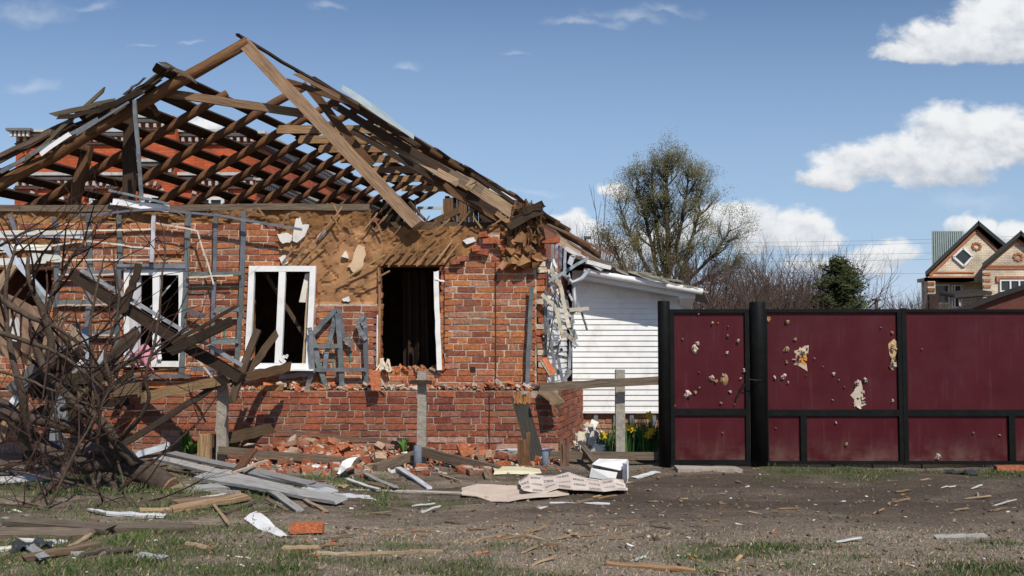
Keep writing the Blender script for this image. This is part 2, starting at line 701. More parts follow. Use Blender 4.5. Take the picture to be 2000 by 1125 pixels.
# ------------------------------------------------------------------ brickwork
def brickwork(mb, O, A, N, s0, s1, z0, z1, inside, pal, pitch=0.0845, L=0.252, th=0.03, jit=0.006, edgefn=None):
    O, A, N = Vector(O), Vector(A), Vector(N)
    rows = int((z1 - z0) / pitch + .5)
    gap = .019
    for r in range(rows):
        zb = z0 + r * pitch
        zm = zb + pitch / 2
        runs = []
        s = s0
        cur = None
        while s <= s1:
            i = inside(s, zm)
            if i and cur is None:
                cur = s
            if (not i or s + .02 > s1) and cur is not None:
                runs.append((cur, s))
                cur = None
            s += .02
        for (a, b) in runs:
            x = a - U(0, .1) if r % 2 else a - (.13 if b - a > 1 else 0)
            while x < b - .03:
                l = (L if R() < .72 else L * .5) * U(.93, 1.07)
                x0, x1 = max(x, a), min(x + l - gap * .9, b)
                x += l
                if x1 - x0 < .035:
                    continue
                hh = pitch - gap
                c = vary(random.choice(pal), .14)
                if pal is PLINTH and R() < (.36 - zm) * 1.9:
                    c = vary((.40, .235, .18), .15)
                d = U(.0, .010)
                pts = []
                for k in range(8):
                    ss = (x0, x1)[k & 1] + U(-jit, jit)
                    dd = (-th, d)[(k >> 1) & 1]
                    zz = (zb, zb + hh)[(k >> 2) & 1] + U(-jit, jit)
                    pts.append(O + A * ss + N * dd + Vector((0, 0, zz)))
                mb.add(pts, [(0, 2, 3, 1), (4, 5, 7, 6), (0, 1, 5, 4), (2, 6, 7, 3), (0, 4, 6, 2), (1, 3, 7, 5)], c)


K = 0.215
YW = 13.2
def HX(x0, Y): return x0 + K * (Y - YW)


OPEN = [(-60, 105, 524, 600), (243, 362, 520, 722), (484, 618, 520, 722), (738, 866, 518, 722)]


def isopen(px, py):
    return any(a < px < b and c < py < d for a, b, c, d in OPEN)


def nz(x, s=1.0, o=0.0): return noise.noise(Vector((x * s, o, 7.3)))


def isbrick(px, py):
    if py > 757 or isopen(px, py):
        return False
    row = int((py) / 12.4)
    j = 22 * noise.noise(Vector((row * 3.7, 1.3, 0)))
    if px < 545 + j * (py < 530):
        if py < 437 + 4 * nz(px, .03):
            return False
        if 300 < px < 352 and 492 < py < 506:
            return False
        if px < 110 and 460 < py < 520:
            return False
        return True
    if px < 738:
        return py > 592
    if px < 868:
        return py > 722
    if px < 1046:
        tops = [(880, 520), (903, 512), (925, 500), (936, 478), (976, 455), (990, 488), (1003, 498), (1018, 512), (1050, 520)]
        for x, t in tops:
            if px < x:
                return py > t + 2 * j / 20
    return False


def topline(px):
    if px < 725:
        return 409 + 3 * nz(px, .05)
    return 444 + 10 * nz(px, .02) + 7 * nz(px, .09) - max(0, (px - 960)) * .18


zfac = F / YW


def wallpx(X):      # world X on the wall plane -> picture scale x
    return 1000 + X * F * cp / YW


def wallpy(z):
    # inverse of Zy on the wall plane
    d = (z - EYE) / YW
    return 562.5 - F * (d * cp - sp) / (cp + d * sp)


def WX(px): return (px - 1000) * YW / (F * cp)


house = thing('ruined_house', 'shelled brick house with bare log rafters, clay plaster and hanging metal studs', 'house', (-3.5, 13.2, 0))

# upper brick wall + clay backing
bw = MB()
brickwork(bw, (0, YW, 0), (1, 0, 0), (0, -1, 0), WX(-140), WX(1046), Zy(757, YW), Zy(436, YW),
          lambda s, z: isbrick(wallpx(s), wallpy(z)), BRICKS, pitch=0.0842)
bw.build('brick_wall', 'brick', house)

bk = MB()
st = 4.5
pxs = [-140 + i * st for i in range(int((1052 + 140) / st) + 1)]
pys = [400 + i * st for i in range(int((760 - 400) / st) + 1)]
idx = {}


def backY(px, py):
    br = isbrick(px, py) and isbrick(px + 5, py) and isbrick(px - 5, py)
    if br:
        return YW + .004
    n1 = noise.fractal(Vector((px * .012, py * .012, 1)), 1, 2, 5)
    y = YW + .035 + .03 * n1
    k_ = min(1, max(0, (px - 680) / 60))
    thr = 470 + 20 * nz(px, .01, 5) + 70 * k_
    f_ = min(1, max(0, (thr - py) / 25))
    y -= f_ * (.03 + .045 * noise.fractal(Vector((px * .03, py * .03, 9)), 1, 2, 4))
    crack = abs(noise.noise(Vector((px * .035, py * .035, 2))))
    if crack < .035:
        y += .018
    return y


def backcol(px, py):
    if isbrick(px, py):
        k_ = 1 + .35 * noise.noise(Vector((px * .02, py * .03, 1)))
        return (0.47 * k_, 0.385 * k_, 0.295 * k_)
    n1 = noise.fractal(Vector((px * .02, py * .02, 4)), 1, 2, 4)
    if py < 592 and 545 < px < 745 and py > 438 + 25 * nz(px, .012, 5) + (abs(px - 690) * .1):
        c = Vector((0.35, 0.185, 0.09)) * (1 + .25 * n1)
        crack = abs(noise.noise(Vector((px * .035, py * .035, 2))))
        if crack < .03:
            c *= .62
        return tuple(c)
    return tuple(Vector((0.235, 0.12, 0.052)) * (1 + .4 * n1))


vs, fs, cs = [], [], []
for j, py in enumerate(pys):
    for i, px in enumerate(pxs):
        t = topline(px)
        q = max(py, t) if py + st > t else None
        q = py if q is None else q
        idx[(i, j)] = len(vs)
        vs.append(Vector((WX(px), backY(px, py), Zy(q, YW))))
for j in range(len(pys) - 1):
    for i in range(len(pxs) - 1):
        cx, cy = pxs[i] + st / 2, pys[j] + st / 2
        if isopen(cx, cy) or pys[j] + st < topline(cx):
            continue
        bk.add([vs[idx[k]] for k in ((i, j + 1), (i + 1, j + 1), (i + 1, j), (i, j))], [(0, 1, 2, 3)], backcol(cx, cy), None, 1 if isbrick(cx, cy) else 0)
# inner leaf: solid thickness behind the face, leaving the openings free
xe = [-140, -60, 105, 243, 362, 484, 618, 738, 866, 1050]
for a, b in zip(xe[:-1], xe[1:]):
    op = [o for o in OPEN if abs(o[0] - a) < 1]
    spans = [(757, 447 if b > 725 else 412)] if not op else [(757, op[0][3]), (op[0][2], 447 if b > 725 else 412)]
    for y0, y1 in spans:
        bk.bar(WX(a), WX(b), YW + .1, YW + .42, Zy(y0, YW), Zy(y1, YW), (0.30, 0.17, 0.08))
bk.build('clay_wall', ['clay', 'mortar'], house)

# reveals of ragged brick and wood round the openings
for (a, b, c, d) in OPEN:
    for px in (a, b):
        rv = MB()
        z = Zy(d, YW)
        while z < Zy(c, YW) - .03:
            h = U(.05, .085)
            rv.box((WX(px) + (U(0.0, .05) if px == a else -U(0, .05)) * .5, YW + .13, z + h / 2), (.05, .2, h), None, vary(random.choice(BRICKS), .3), .008)
            z += h
        rv.build('window_reveal', 'brick', house)

# plaster left on the clay
for poly in [[(570, 470), (577, 428), (585, 425), (590, 440), (604, 438), (598, 455), (585, 472), (580, 474)], [(540, 458), (560, 455), (572, 462), (566, 474), (551, 476)],
             [(618, 462), (634, 446), (636, 458), (622, 470)], [(680, 520), (690, 500), (698, 478), (712, 482), (714, 500), (706, 526), (690, 532)], [(666, 500), (676, 490), (680, 504)],
             [(545, 505), (556, 498), (562, 512), (552, 520)], [(905, 470), (925, 463), (930, 472), (910, 478)], [(668, 584), (680, 580), (684, 588), (672, 590)]]:
    c = random.choice([(.66, .66, .68), (.68, .66, .62)])
    if poly[0] == (680, 520):
        c = (.62, .45, .30)
    pl = MB()
    rp = []
    for a_, b_ in zip(poly, poly[1:] + poly[:1]):
        for t_ in (0, .33, .66):
            rp.append((a_[0] + (b_[0] - a_[0]) * t_ + U(-1.5, 1.5), a_[1] + (b_[1] - a_[1]) * t_ + U(-1.5, 1.5)))
    pl.prism([(WX(x), YW - .02, Zy(y, YW)) for x, y in rp], (0, .06, 0), c)
    pl.build('plaster_remnant', 'paper', house)

# diagonal laths
lathn = 0
def lath(p0, p1, w=.022, col=WD_TAN):
    global lathn
    m = MB()
    m.beam(p0, p1, w * .8, .012, vary(col, .35), up=(0, -1, 0), seg=3, wob=.003, jag=.03)
    m.build('lath', 'timber', house)


for (x0, y0, n) in [(745, 478, 1), (760, 479, 1), (780, 478, 1), (797, 476, 1), (815, 478, 1), (833, 477, 1), (850, 474, 1), (868, 472, 1)]:
    L = U(25, 45)
    lath(P(x0, y0 + 40, YW - .05), P(x0 + L * .75, y0 + 40 - L, YW - .09), .03)
for i in range(10):
    x0 = U(545, 900)
    y0 = U(440, 480) - (20 if x0 < 700 else 0)
    L = U(14, 38)
    if 605 < x0 < 740:
        y0 = min(y0, 448)
        L = min(L, 22)
    if i % 3 == 0:
        lath(P(x0, y0, YW - .07), P(x0 - L * .5, y0 - L, YW - .12), .022)
    else:
        lath(P(x0, y0, YW - .07), P(x0 + L * .8, y0 - L, YW - .12), .022)
for (a, b, c, d) in [(660, 553, 750, 498), (553, 512, 585, 472), (570, 518, 608, 470), (585, 520, 640, 462), (610, 480, 668, 405), (548, 440, 562, 420), (715, 450, 735, 418), (748, 430, 770, 400),
                     (835, 450, 850, 432), (857, 447, 876, 430), (953, 446, 985, 425), (940, 445, 925, 424), (700, 560, 760, 530), (980, 440, 1005, 462), (950, 455, 975, 480), (478, 425, 500, 412), (515, 420, 505, 408)]:
    lath(P(a, b, YW - .05), P(c, d, YW - .1), .028)
for i in range(16):
    x0 = U(0, 540)
    lath(P(x0, U(418, 434), YW - .04), P(x0 + U(-22, 22), U(408, 428), YW - .1), .02)
wp = MB()
wp.beam(P(-120, 410, YW + .1), P(722, 406, YW + .1), .26, .085, WD_GREY, seg=14, wob=.008)
wp.build('wall_plate', 'timber', house)

# plinth
YP = 13.0
XR = Xp(1090, YP, 800)
plm = MB()
zt = Zy(762, YP)


def ptop(s, z):
    px = 1000 + s * F / YP
    lim = zt - (.09 if px > 1000 and nz(px, .05) > 0 else 0) - max(0, (px - 1060)) * .004
    return z < lim


brickwork(plm, (0, YP, 0), (1, 0, 0), (0, -1, 0), -7.8, XR, zt - .0845 * 12, zt, ptop, PLINTH, pitch=.0845)
ks = Vector((K, 1, 0)).normalized()
kn = Vector((1, -K, 0)).normalized()
brickwork(plm, (XR, YP, 0), ks, kn, 0, 2.3, zt - .0845 * 12, zt, lambda s, z: z < zt - .03, PLINTH, pitch=.0845)
plm.box((( -7.8 + XR) / 2, YP + .11, zt / 2 - .1), (XR + 7.8, .2, zt + .18), None, (.36, .29, .23), 0, 1)
plm.prism([(XR - .008, YP + .02, -.2), (XR - .22, YP + .02, -.2), (XR - .22 + K * 2.4, YP + 2.4, -.2), (XR - .008 + K * 2.4, YP + 2.4, -.2)], (0, 0, zt + .17), (.36, .29, .23), 1)
plm.build('plinth', ['brick', 'mortar'], house)
# mortar bed / crumbs on the ledge
cr = MB()
for i in range(420):
    px = U(440, 1085)
    s = U(.01, .035)
    y = U(YP + .0, YP + .19)
    rot = Matrix.Rotation(U(0, 3), 3, Vector((R(), R(), R() + .1)).normalized())
    c = random.choice([(.45, .36, .28), (.50, .17, .07), (.35, .12, .07), (.5, .42, .34), WD_TAN])
    cr.box((Xp(px, y), y, zt + U(0, .035)), (s * U(1, 2.2), s, s * .7), rot, vary(c, .2), s * .2)
tag(cr.build('mortar_crumbs', 'mortar', house), kind='stuff')

# hidden shell: side, back and partition walls, attic floor
sh = MB()
xr, xl = WX(1052), -7.5
def skewbox(m, x0, x1, y0, y1, z0, z1, col):
    m.prism([(HX(x0, y0), y0, z0), (HX(x1, y0), y0, z0), (HX(x1, y1), y1, z0), (HX(x0, y1), y1, z0)], (0, 0, z1 - z0), col)


skewbox(sh, xl, xl + .3, YW + .05, 24, 0, 3.2, (.3, .12, .08))
sh.build('end_wall', 'clay', house)
sh = MB()
skewbox(sh, xr - .3, xr, YW + .43, 24, 0, 3.05, (.3, .12, .08))
sh.build('side_wall', 'clay', house)
sh = MB()
skewbox(sh, xl, xr, 24, 24.3, 0, 3.2, (.3, .12, .08))
sh.build('back_wall', 'clay', house)
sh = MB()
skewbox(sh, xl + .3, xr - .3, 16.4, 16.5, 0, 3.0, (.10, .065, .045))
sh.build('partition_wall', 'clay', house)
sh = MB()
skewbox(sh, xl + .05, xr - .02, YW + .2, 24, 3.0, 3.1, (.12, .08, .05))
sh.build('attic_floor', 'timber', house)

# right side wall: white siding from the corner to the annex
def siding(mb, O, A, N, s0, s1, z0, z1, pitch=.083, col=(.78, .79, .80), edge=None):
    O, A, N = Vector(O), Vector(A), Vector(N)
    z = z0
    k = 0
    while z < z1 - .01:
        a, b = s0, s1
        if edge:
            a, b = edge(z)
        if b - a > .02:
            ns = 3
            vs = []
            for i in range(ns + 1):
                s = a + (b - a) * i / ns
                vs += [O + A * s + N * .018 + Vector((0, 0, z)), O + A * s + N * .003 + Vector((0, 0, min(z + pitch * .9, z1))), O + A * s + Vector((0, 0, min(z + pitch, z1))), O + A * s + Vector((0, 0, z))]
            fs = []
            for i in range(ns):
                o = i * 4
                for q in range(4):
                    fs.append((o + q, o + 4 + q, o + 4 + (q + 1) % 4, o + (q + 1) % 4))
            fs.append((0, 1, 2, 3))
            o = ns * 4
            fs.append((o + 3, o + 2, o + 1, o))
            mb.add(vs, fs, vary(col, .015))
        z += pitch
        k += 1


sx = MB()
OR = Vector((xr + .02, YW + .1, 0))
siding(sx, OR, ks, kn, .12, 2.2, Zy(760, 13.6), Zy(575, 13.6), edge=lambda z: (.12 + .25 * abs(noise.noise(Vector((z * 5, 0, 0)))) + (max(0, z - 2.1) * 1.1), 2.3))
sx.build('siding', 'vinyl', house)

# ------------------------------------------------------------------ roof timbers
AX, AZ = WX(480), Zy(82, YW)
EXL, EXR, EZ = WX(-120), WX(1052), Zy(412, YW)
SL = (AZ - EZ) / (EXR - AX)


def roofpt(side, t, Y, up=0.0):
    """t=0 at the ridge, 1 at the eave; side -1 left, +1 right"""
    ex = AX + side * (EXR - AX) * t
    z = AZ - SL * (EXR - AX) * t + up
    return Vector((HX(ex, Y), Y, z))


YS = [13.2, 14.2, 15.25, 16.3, 17.1, 17.95, 18.7, 19.6, 20.5, 21.3, 22.2, 23.1, 24.0]
for i, Y in enumerate(YS):
    m = MB()
    t0 = -.0
    if i == 1:
        t0 = .2
    if i == 2:
        t0 = .02
    r = U(.058, .067) if i else .078
    pts, rad = [], []
    for k in range(9):
        t = t0 + (1.06 - t0) * k / 8
        p = roofpt(-1, t, Y) + Vector((U(-.02, .02), U(-.015, .015), U(-.018, .018)))
        pts.append(p)
        rad.append(r * (1 + .15 * k / 8) * U(.94, 1.06) * (.75 if i == 1 and k == 0 else 1))
    m.tube(pts, rad, 9, vary((.155, .075, .038), .15), rough=.05)
    m.build('rafter', 'log', house, smooth=True)
    if i >= 2:
        m = MB()
        pts = [roofpt(1, t, Y) + Vector((0, U(-.015, .015), U(-.02, .02))) for t in [k / 7 * (.98 if Y < 17 else .86) for k in range(8)]]
        m.tube(pts, [r * U(.9, 1.05) for _ in pts], 9, vary((.12, .062, .034), .15), rough=.05)
        m.build('rafter', 'log', house, smooth=True)
# battens on the left slope
NB = 12
for b in range(NB):
    t = .085 + b * .083
    y0 = YW - U(.0, .25)
    if b == 0:
        y0 = 18.4
    if b == 1:
        y0 = 16.2
    if b == 2:
        y0 = YW - .4
    y1 = 24.2
    cuts = [y0]
    y = y0
    while y < y1:
        y += U(3, 5)
        cuts.append(min(y, y1))
    for a, c in zip(cuts[:-1], cuts[1:]):
        if R() < .08 and a > 15:
            continue
        m = MB()
        p0, p1 = roofpt(-1, t + U(-.006, .006), a, .11), roofpt(-1, t + U(-.006, .006), c, .11)
        nrm = Vector((-SL, 0, 1)).normalized()
        m.beam(p0, p1, U(.13, .175), .035, vary((.045, .026, .017), .25), up=nrm, seg=4, jag=.12, wob=.008)
        m.build('batten', 'timber', house)
# battens on the right slope, denser boards
for b in range(12):
    t = .045 + b * .083
    y0 = 14.5 + max(0, (.3 - t)) * 3 + U(-.3, .3)
    if t > .7:
        y0 = 13.9 + U(-.2, .2)
    m = MB()
    nrm = Vector((SL, 0, 1)).normalized()
    p0, p1 = roofpt(1, t, y0, .02 + U(0, .03)), roofpt(1, t + U(-.01, .01), U(20, 24) if t < .78 else U(16, 17.5), .02)
    m.beam(p0, p1, U(.1, .16), .035, vary(random.choice([(.07, .042, .026), (.12, .07, .042)]), .2), up=nrm, seg=5, jag=.2, wob=.012)
    m.build('batten', 'timber', house)
# collar ties
for i, Y in enumerate([16.3, 17.1, 17.95, 19.0, 20.1, 21.3, 22.6]):
    z = Zy(250, 16.3) - .0 * i
    t = (AZ - z) / (SL * (EXR - AX))
    a, b = roofpt(-1, t + .02, Y), roofpt(1, t + .02, Y)
    m = MB()
    m.beam(a + Vector((-.05, -.09, 0)), b + Vector((.05, -.09, U(-.02, .02))), .045, .135, vary((.36, .22, .115), .12), seg=5, wob=.004)
    m.build('collar_tie', 'timber', house)
# the broken front rafter and the plank that slid down beside it
def part_board(name, p0, p1, w, h, col, up=(0, -1, 0), matn='timber', **kw):
    m = MB()
    m.beam(p0, p1, w, h, col, up=up, **kw)
    return m.build(name, matn, house)


part_board('rafter', P(484, 92, YW - .02), P(812, 436, YW - .15), .17, .08, (.31, .20, .125), seg=9, wob=.006, jag=.12, sag=.02)
part_board('rafter', P(492, 96, YW + .1), P(800, 420, YW + .1), .10, .06, (.14, .085, .05), seg=9, wob=.006, jag=.12)
part_board('brace', P(604, 172, 14.6), P(726, 322, 14.8), .12, .06, WD_BROWN, seg=5)
part_board('brace', P(560, 158, 14.4), P(700, 205, 14.4), .08, .05, WD_BROWN, seg=5)
part_board('brace', P(322, 182, YW + .12), P(592, 221, YW + .25), .11, .06, (.24, .15, .09), seg=6)
part_board('brace', P(283, 185, YW + .2), P(308, 224, YW + .2), .07, .05, WD_BROWN, seg=3)
part_board('edge_board', P(470, 71, YW - .05), P(600, 150, 14.3), .05, .03, WD_DARK, seg=5, up=(0, 0, 1), jag=.08)
part_board('edge_board', P(585, 140, 14.2), P(700, 205, 14.6), .09, .03, WD_DARK, seg=5, up=(0, 0, 1), jag=.1)
part_board('king_post', P(256, 205, YW + .55), P(250, 412, YW + .55), .15, .12, WD_DARK, seg=4)
part_board('king_post', P(172, 285, YW + .6), P(140, 412, YW + .6), .13, .12, WD_BROWN, seg=4)
# ridge
part_board('ridge_board', roofpt(-1, 0, 15.2, .05), roofpt(-1, 0, 24.2, .05), .14, .04, WD_DARK, up=(0, 0, 1), seg=8, wob=.01)
# ragged roof edge, front left
for (a, b, c, d, w, col) in [(120, 222, 206, 200, .10, WD_GREY), (124, 228, 230, 212, .09, WD_DARK), (170, 225, 262, 186, .16, WD_DARK), (205, 225, 300, 165, .12, WD_DARK), (235, 195, 322, 142, .07, WD_DARK),
                             (225, 215, 310, 150, .14, (.09, .06, .04)), (60, 305, 196, 183, .075, WD_GREY), (-60, 340, 130, 242, .17, (.10, .065, .04)), (-60, 330, 90, 262, .09, WD_GREY),
                             (60, 285, 240, 205, .13, WD_DARK), (-40, 352, 150, 262, .08, WD_DARK), (330, 128, 372, 152, .09, WD_GREY), (250, 178, 275, 160, .05, WD_GREY)]:
    part_board('edge_board', P(a, b, YW - U(.1, .3)), P(c, d, YW - U(.05, .3)), w * .62, .03, vary([q * .7 for q in col], .25), seg=5, jag=.16, wob=.014, taper=U(.5, 1.1))
part_board('drip_edge', P(0, 335, YW - .3), P(190, 232, YW - .25), .05, .015, METAL, matn='galvanised', seg=5, wob=.015)
part_board('drip_edge', P(80, 300, YW - .36), P(135, 262, YW - .4), .06, .012, WHITE, matn='vinyl', seg=3)
part_board('drip_edge', P(150, 262, YW - .36), P(250, 200, YW - .4), .03, .012, METAL, matn='galvanised', seg=3)
# boards along the right slope's broken edge
for (a, b, c, d, w, col) in [(652, 182, 806, 278, .05, WD_DARK), (668, 215, 860, 328, .10, WD_DARK), (720, 250, 905, 352, .08, (.16, .10, .06)), (790, 295, 880, 350, .1, (.42, .28, .17)), (835, 345, 1000, 440, .12, WD_BROWN),
                             (850, 322, 935, 368, .11, WD_GREY), (895, 345, 918, 358, .12, (.4, .29, .18)), (905, 365, 990, 432, .06, (.3, .19, .1)), (930, 368, 1018, 425, .16, (.34, .24, .15)),
                             (860, 350, 960, 410, .1, WD_DARK), (875, 372, 960, 425, .07, WD_DARK), (985, 400, 1050, 440, .1, WD_BROWN), (700, 262, 850, 350, .08, WD_DARK), (590, 150, 690, 205, .05, (.2, .13, .08)),
                             (940, 352, 1022, 408, .05, WD_DARK), (740, 272, 830, 328, .05, (.3, .2, .12))]:
    part_board('edge_board', P(a, b, 13.25 + U(-.1, .2)), P(c, d, YW + U(-.2, .1)), w, .03, vary(col, .15), seg=4, jag=.15)
# remaining roofing sheet: pale strip standing off the right slope
rs = MB()
gA = []
for i in range(9):
    t = i / 8
    wd_ = math.sin(math.pi * min(1, t * 1.15 + .12)) ** .5
    a = P(667 + 144 * t + 7 * wd_, 169 + 97 * t - 3 * wd_, 13.5)
    b = P(667 + 141 * t, 171 + 100 * t + 4 * wd_, 13.0)
    c = a + (b - a) * .5 + Vector((0, 0, .03 + .02 * math.sin(t * 7)))
    gA.append([a, c, b])
rs.sheet(gA, (.40, .47, .47), .01, (0, 0, -1))
rs.build('roof_sheet', 'roof_metal', house)
rs = MB()
rs.sheet([[P(955 + 45 * i / 3, 368 + 26 * i / 3, 13.9), P(968 + 45 * i / 3, 366 + 27 * i / 3, 14.5)] for i in range(4)], (.68, .70, .70), .01, (0, 0, -1))
rs.build('roof_sheet', 'roof_metal', house)
# far gable with a small window
YB = 22.6
gb = MB()
for (a, b, c, d) in [(745, 812, 392, 460), (868, 1040, 384, 460), (812, 868, 438, 460)]:
    x = a
    while x < b:
        x2 = min(x + U(9, 14), b)
        gb.bar(Xp(x, YB), Xp(x2, YB) - .008, YB, YB + .03, Zy(d, YB), Zy(c + U(-3, 3) + (x - 868) * .12 * (a == 868), YB), vary((.03, .02, .014), .3))
        x = x2
gb.build('gable_boarding', 'timber', house)
wn = thing('attic_window', None, None, (0, 0, 0))
wn.parent = house
wn.location = Vector((Xp(840, YB), YB, Zy(438, YB))) - house.location
fr = MB()
for (a, b, c, d) in [(814, 820, 404, 438), (861, 867, 404, 438), (820, 861, 404, 409), (820, 861, 433, 438)]:
    fr.bar(Xp(a, YB), Xp(b, YB), YB - .06, YB - .005, Zy(d, YB), Zy(c, YB), (.45, .48, .5))
fr.build('window_frame', 'vinyl', wn)
# posts and hanging bits in the right attic corner
for (a, b, c, d, w, col) in [(875, 390, 878, 445, .14, WD_BROWN), (905, 392, 900, 442, .12, WD_BROWN), (835, 440, 895, 412, .09, (.2, .12, .07)), (838, 438, 800, 395, .04, WD_TAN), (1005, 405, 1012, 470, .1, WD_BROWN),
                             (905, 425, 935, 400, .07, WD_DARK), (940, 420, 1000, 460, .1, WD_DARK)]:
    part_board('attic_stud', P(a, b, YW + .7), P(c, d, YW + .6), w, .06, vary(col, .2), seg=3)
# splintered corner post
cs_ = MB()
for i in range(70):
    a = U(1003, 1052)
    b = U(395, 440)
    c = a + U(-12, 12)
    d = b + U(10, 48) * (2 if i % 9 == 0 else 1)
    cs_.beam(P(a, b, YW - U(.0, .25)), P(c, d, YW - U(.02, .2)), U(.015, .05), U(.02, .05), vary(random.choice([WD_DARK, WD_BROWN, (.22, .12, .055), (.16, .08, .04)]), .3), up=(0, -1, 0), seg=5, wob=.02, jag=.08, taper=U(.2, 1.0))
for (a, b, c, d) in [(1010, 425, 1052, 402), (1015, 420, 1050, 404), (1000, 440, 1048, 415)]:
    cs_.beam(P(a, b, YW - .25), P(c, d, YW - .3), .09, .06, vary(WD_DARK, .2), up=(0, -1, 0), seg=4, wob=.02, jag=.1)
cs_.build('corner_post', 'timber', house)
cm = MB()
for i in range(60):
    q = P(U(985, 1050), U(432, 520), YW - U(-.02, .14))
    cm.box(q, (U(.06, .16), U(.05, .12), U(.06, .16)), Matrix.Rotation(U(0, 3), 3, Vector((R(), R(), R() + .1)).normalized()), vary(random.choice([(.2, .1, .045), (.16, .08, .04), (.3, .16, .08)]), .2), .03)
cm.build('clay_lumps', 'clay', house)['kind'] = 'stuff'
# brick edge pieces at the corner (x 1045..1068)
ce = MB()
z = Zy(755, YW)
while z < Zy(462, YW):
    c = vary(random.choice(BRICKS + [(.55, .45, .36)]), .2)
    ce.box((WX(1057) + U(-.02, .02), YW + .16, z + .035), (.12, .25, .07), None, c, .008)
    z += .084
ce.build('corner_brickwork', 'brick', house)

# ------------------------------------------------------------------ windows
def window(px0, px1, py0, py1, lean=0, mull=(.5,), label=None, curtain=False):
    t = thing('window', label, None, (0, 0, 0))
    t.parent = house
    t.location = Vector((WX((px0 + px1) / 2), YW, Zy(py1, YW))) - house.location
    Y0 = YW - .03
    f = MB()
    wv = 11 * YW / F

    def P2(x, y): return P(x - lean * (y - py0) / (py1 - py0), y, Y0)
    for x in [px0 + 6, px1 - 6]:
        f.beam(P2(x, py0), P2(x, py1), wv, .07, WHITE, up=(0, -1, 0), seg=3, wob=.002, jag=0)
    f.beam(P2(px0 + .5, py0 + 5), P2(px1 - .5, py0 + 5), wv, .066, WHITE, up=(0, -1, 0), seg=3, wob=.002, jag=0)
    f.beam(P2(px0 + .5, py1 - 5), P2(px1 - .5, py1 - 5), wv, .074, WHITE, up=(0, -1, 0), seg=3, wob=.002, jag=0)
    f.build('window_frame', 'vinyl', t)
    for q in mull:
        f = MB()
        x = px0 + (px1 - px0) * q
        f.beam(P2(x, py0 + 10), P2(x, py1 - 11), 13 * YW / F, .064, WHITE, up=(0, -1, 0), seg=3, wob=.002, jag=0)
        f.build('mullion', 'vinyl', t)
    return t


w1 = window(243, 362, 527, 716, 0, (.53,), 'white twin window frame behind the leaning beam')
w2 = window(487, 618, 520, 720, 9, (.5,), 'white twin window frame with torn blind')
m = MB()
m.beam(P(482, 724, YW - .12), P(612, 722, YW - .12), .16, .02, WHITE, up=(0, 0, 1), seg=4)
m.build('sill', 'vinyl', w2)
m = MB()
m.sheet([[P(596 - 12 * i / 4, 535 + 55 * i / 4, YW + .02), P(606 - 5 * i / 4, 533 + 58 * i / 4, YW + .05)] for i in range(5)], (.68, .64, .58), .01)
m.build('blind', 'paper', w2)
m = MB()
m.beam(P(592, 715, YW + .0), P(603, 560, YW + .02), .035, .02, (.45, .33, .22), up=(0, -1, 0))
m.build('trim', 'timber', w2)
m = MB()
m.beam(P(520, 535, YW + .25), P(600, 665, YW + .35), .05, .04, (.10, .07, .05), up=(0, -1, 0))
m.build('hanging_batten', 'timber', w2)
w3 = thing('window', 'broken doorless window opening with one white jamb', None, (0, 0, 0))
w3.parent = house
w3.location = Vector((WX(802), YW, Zy(722, YW))) - house.location
m = MB()
m.beam(P(852, 533, YW - .06), P(858, 721, YW - .06), .065, .07, WHITE, up=(0, -1, 0), seg=8, wob=.006, jag=.05)
m.beam(P(851, 545, YW - .1), P(866, 550, YW - .08), .02, .02, WHITE, up=(0, 0, 1))
m.build('jamb', 'vinyl', w3)
m = MB()
m.beam(P(741, 525, YW + .02), P(740, 720, YW + .02), .035, .05, (.34, .2, .1), up=(0, -1, 0), seg=8, wob=.01)
m.beam(P(738, 617, YW - .02), P(736, 715, YW - .02), .016, .02, WHITE, up=(0, -1, 0), seg=4)
m.build('jamb', 'timber', w3)
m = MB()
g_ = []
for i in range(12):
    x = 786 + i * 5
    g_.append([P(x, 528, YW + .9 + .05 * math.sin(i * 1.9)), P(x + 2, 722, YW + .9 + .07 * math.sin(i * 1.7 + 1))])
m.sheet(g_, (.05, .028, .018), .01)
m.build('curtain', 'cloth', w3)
# shards and torn bits in the windows
m = MB()
for i in range(14):
    x = U(742, 760)
    m.beam(P(x, 700 + U(0, 15), YW - .08), P(x + U(-12, 14), 720 + U(-3, 6), YW - .12), .02, .006, vary((.6, .5, .38), .2), up=(0, -1, 0), seg=2)
m.build('torn_trim', 'paper', w3)
m = MB()
for i in range(16):
    x = random.choice([U(545, 562), U(470, 480)])
    m.box(P(x, U(695, 708), YW - .07), (.04, .01, .05), Matrix.Rotation(U(0, 3), 3, 'Y'), (.7, .7, .7), .012)
m.build('glass_shards', 'vinyl', w2)
m = MB()
m.beam(P(298, 600, YW - .02), P(352, 530, YW + .1), .02, .015, METAL, up=(0, -1, 0), seg=4, wob=.02)
m.build('torn_trim', 'galvanised', w1)
m = MB()
m.beam(P(303, 660, YW - .08), P(313, 700, YW - .1), .05, .02, WHITE, up=(0, -1, 0))
m.build('trim', 'vinyl', w1)
# pale inner casement of window 1
m = MB()
m.bar(WX(256), WX(274), YW + .02, YW + .05, Zy(710, YW), Zy(535, YW), (.5, .5, .55))
m.build('casement', 'vinyl', w1)

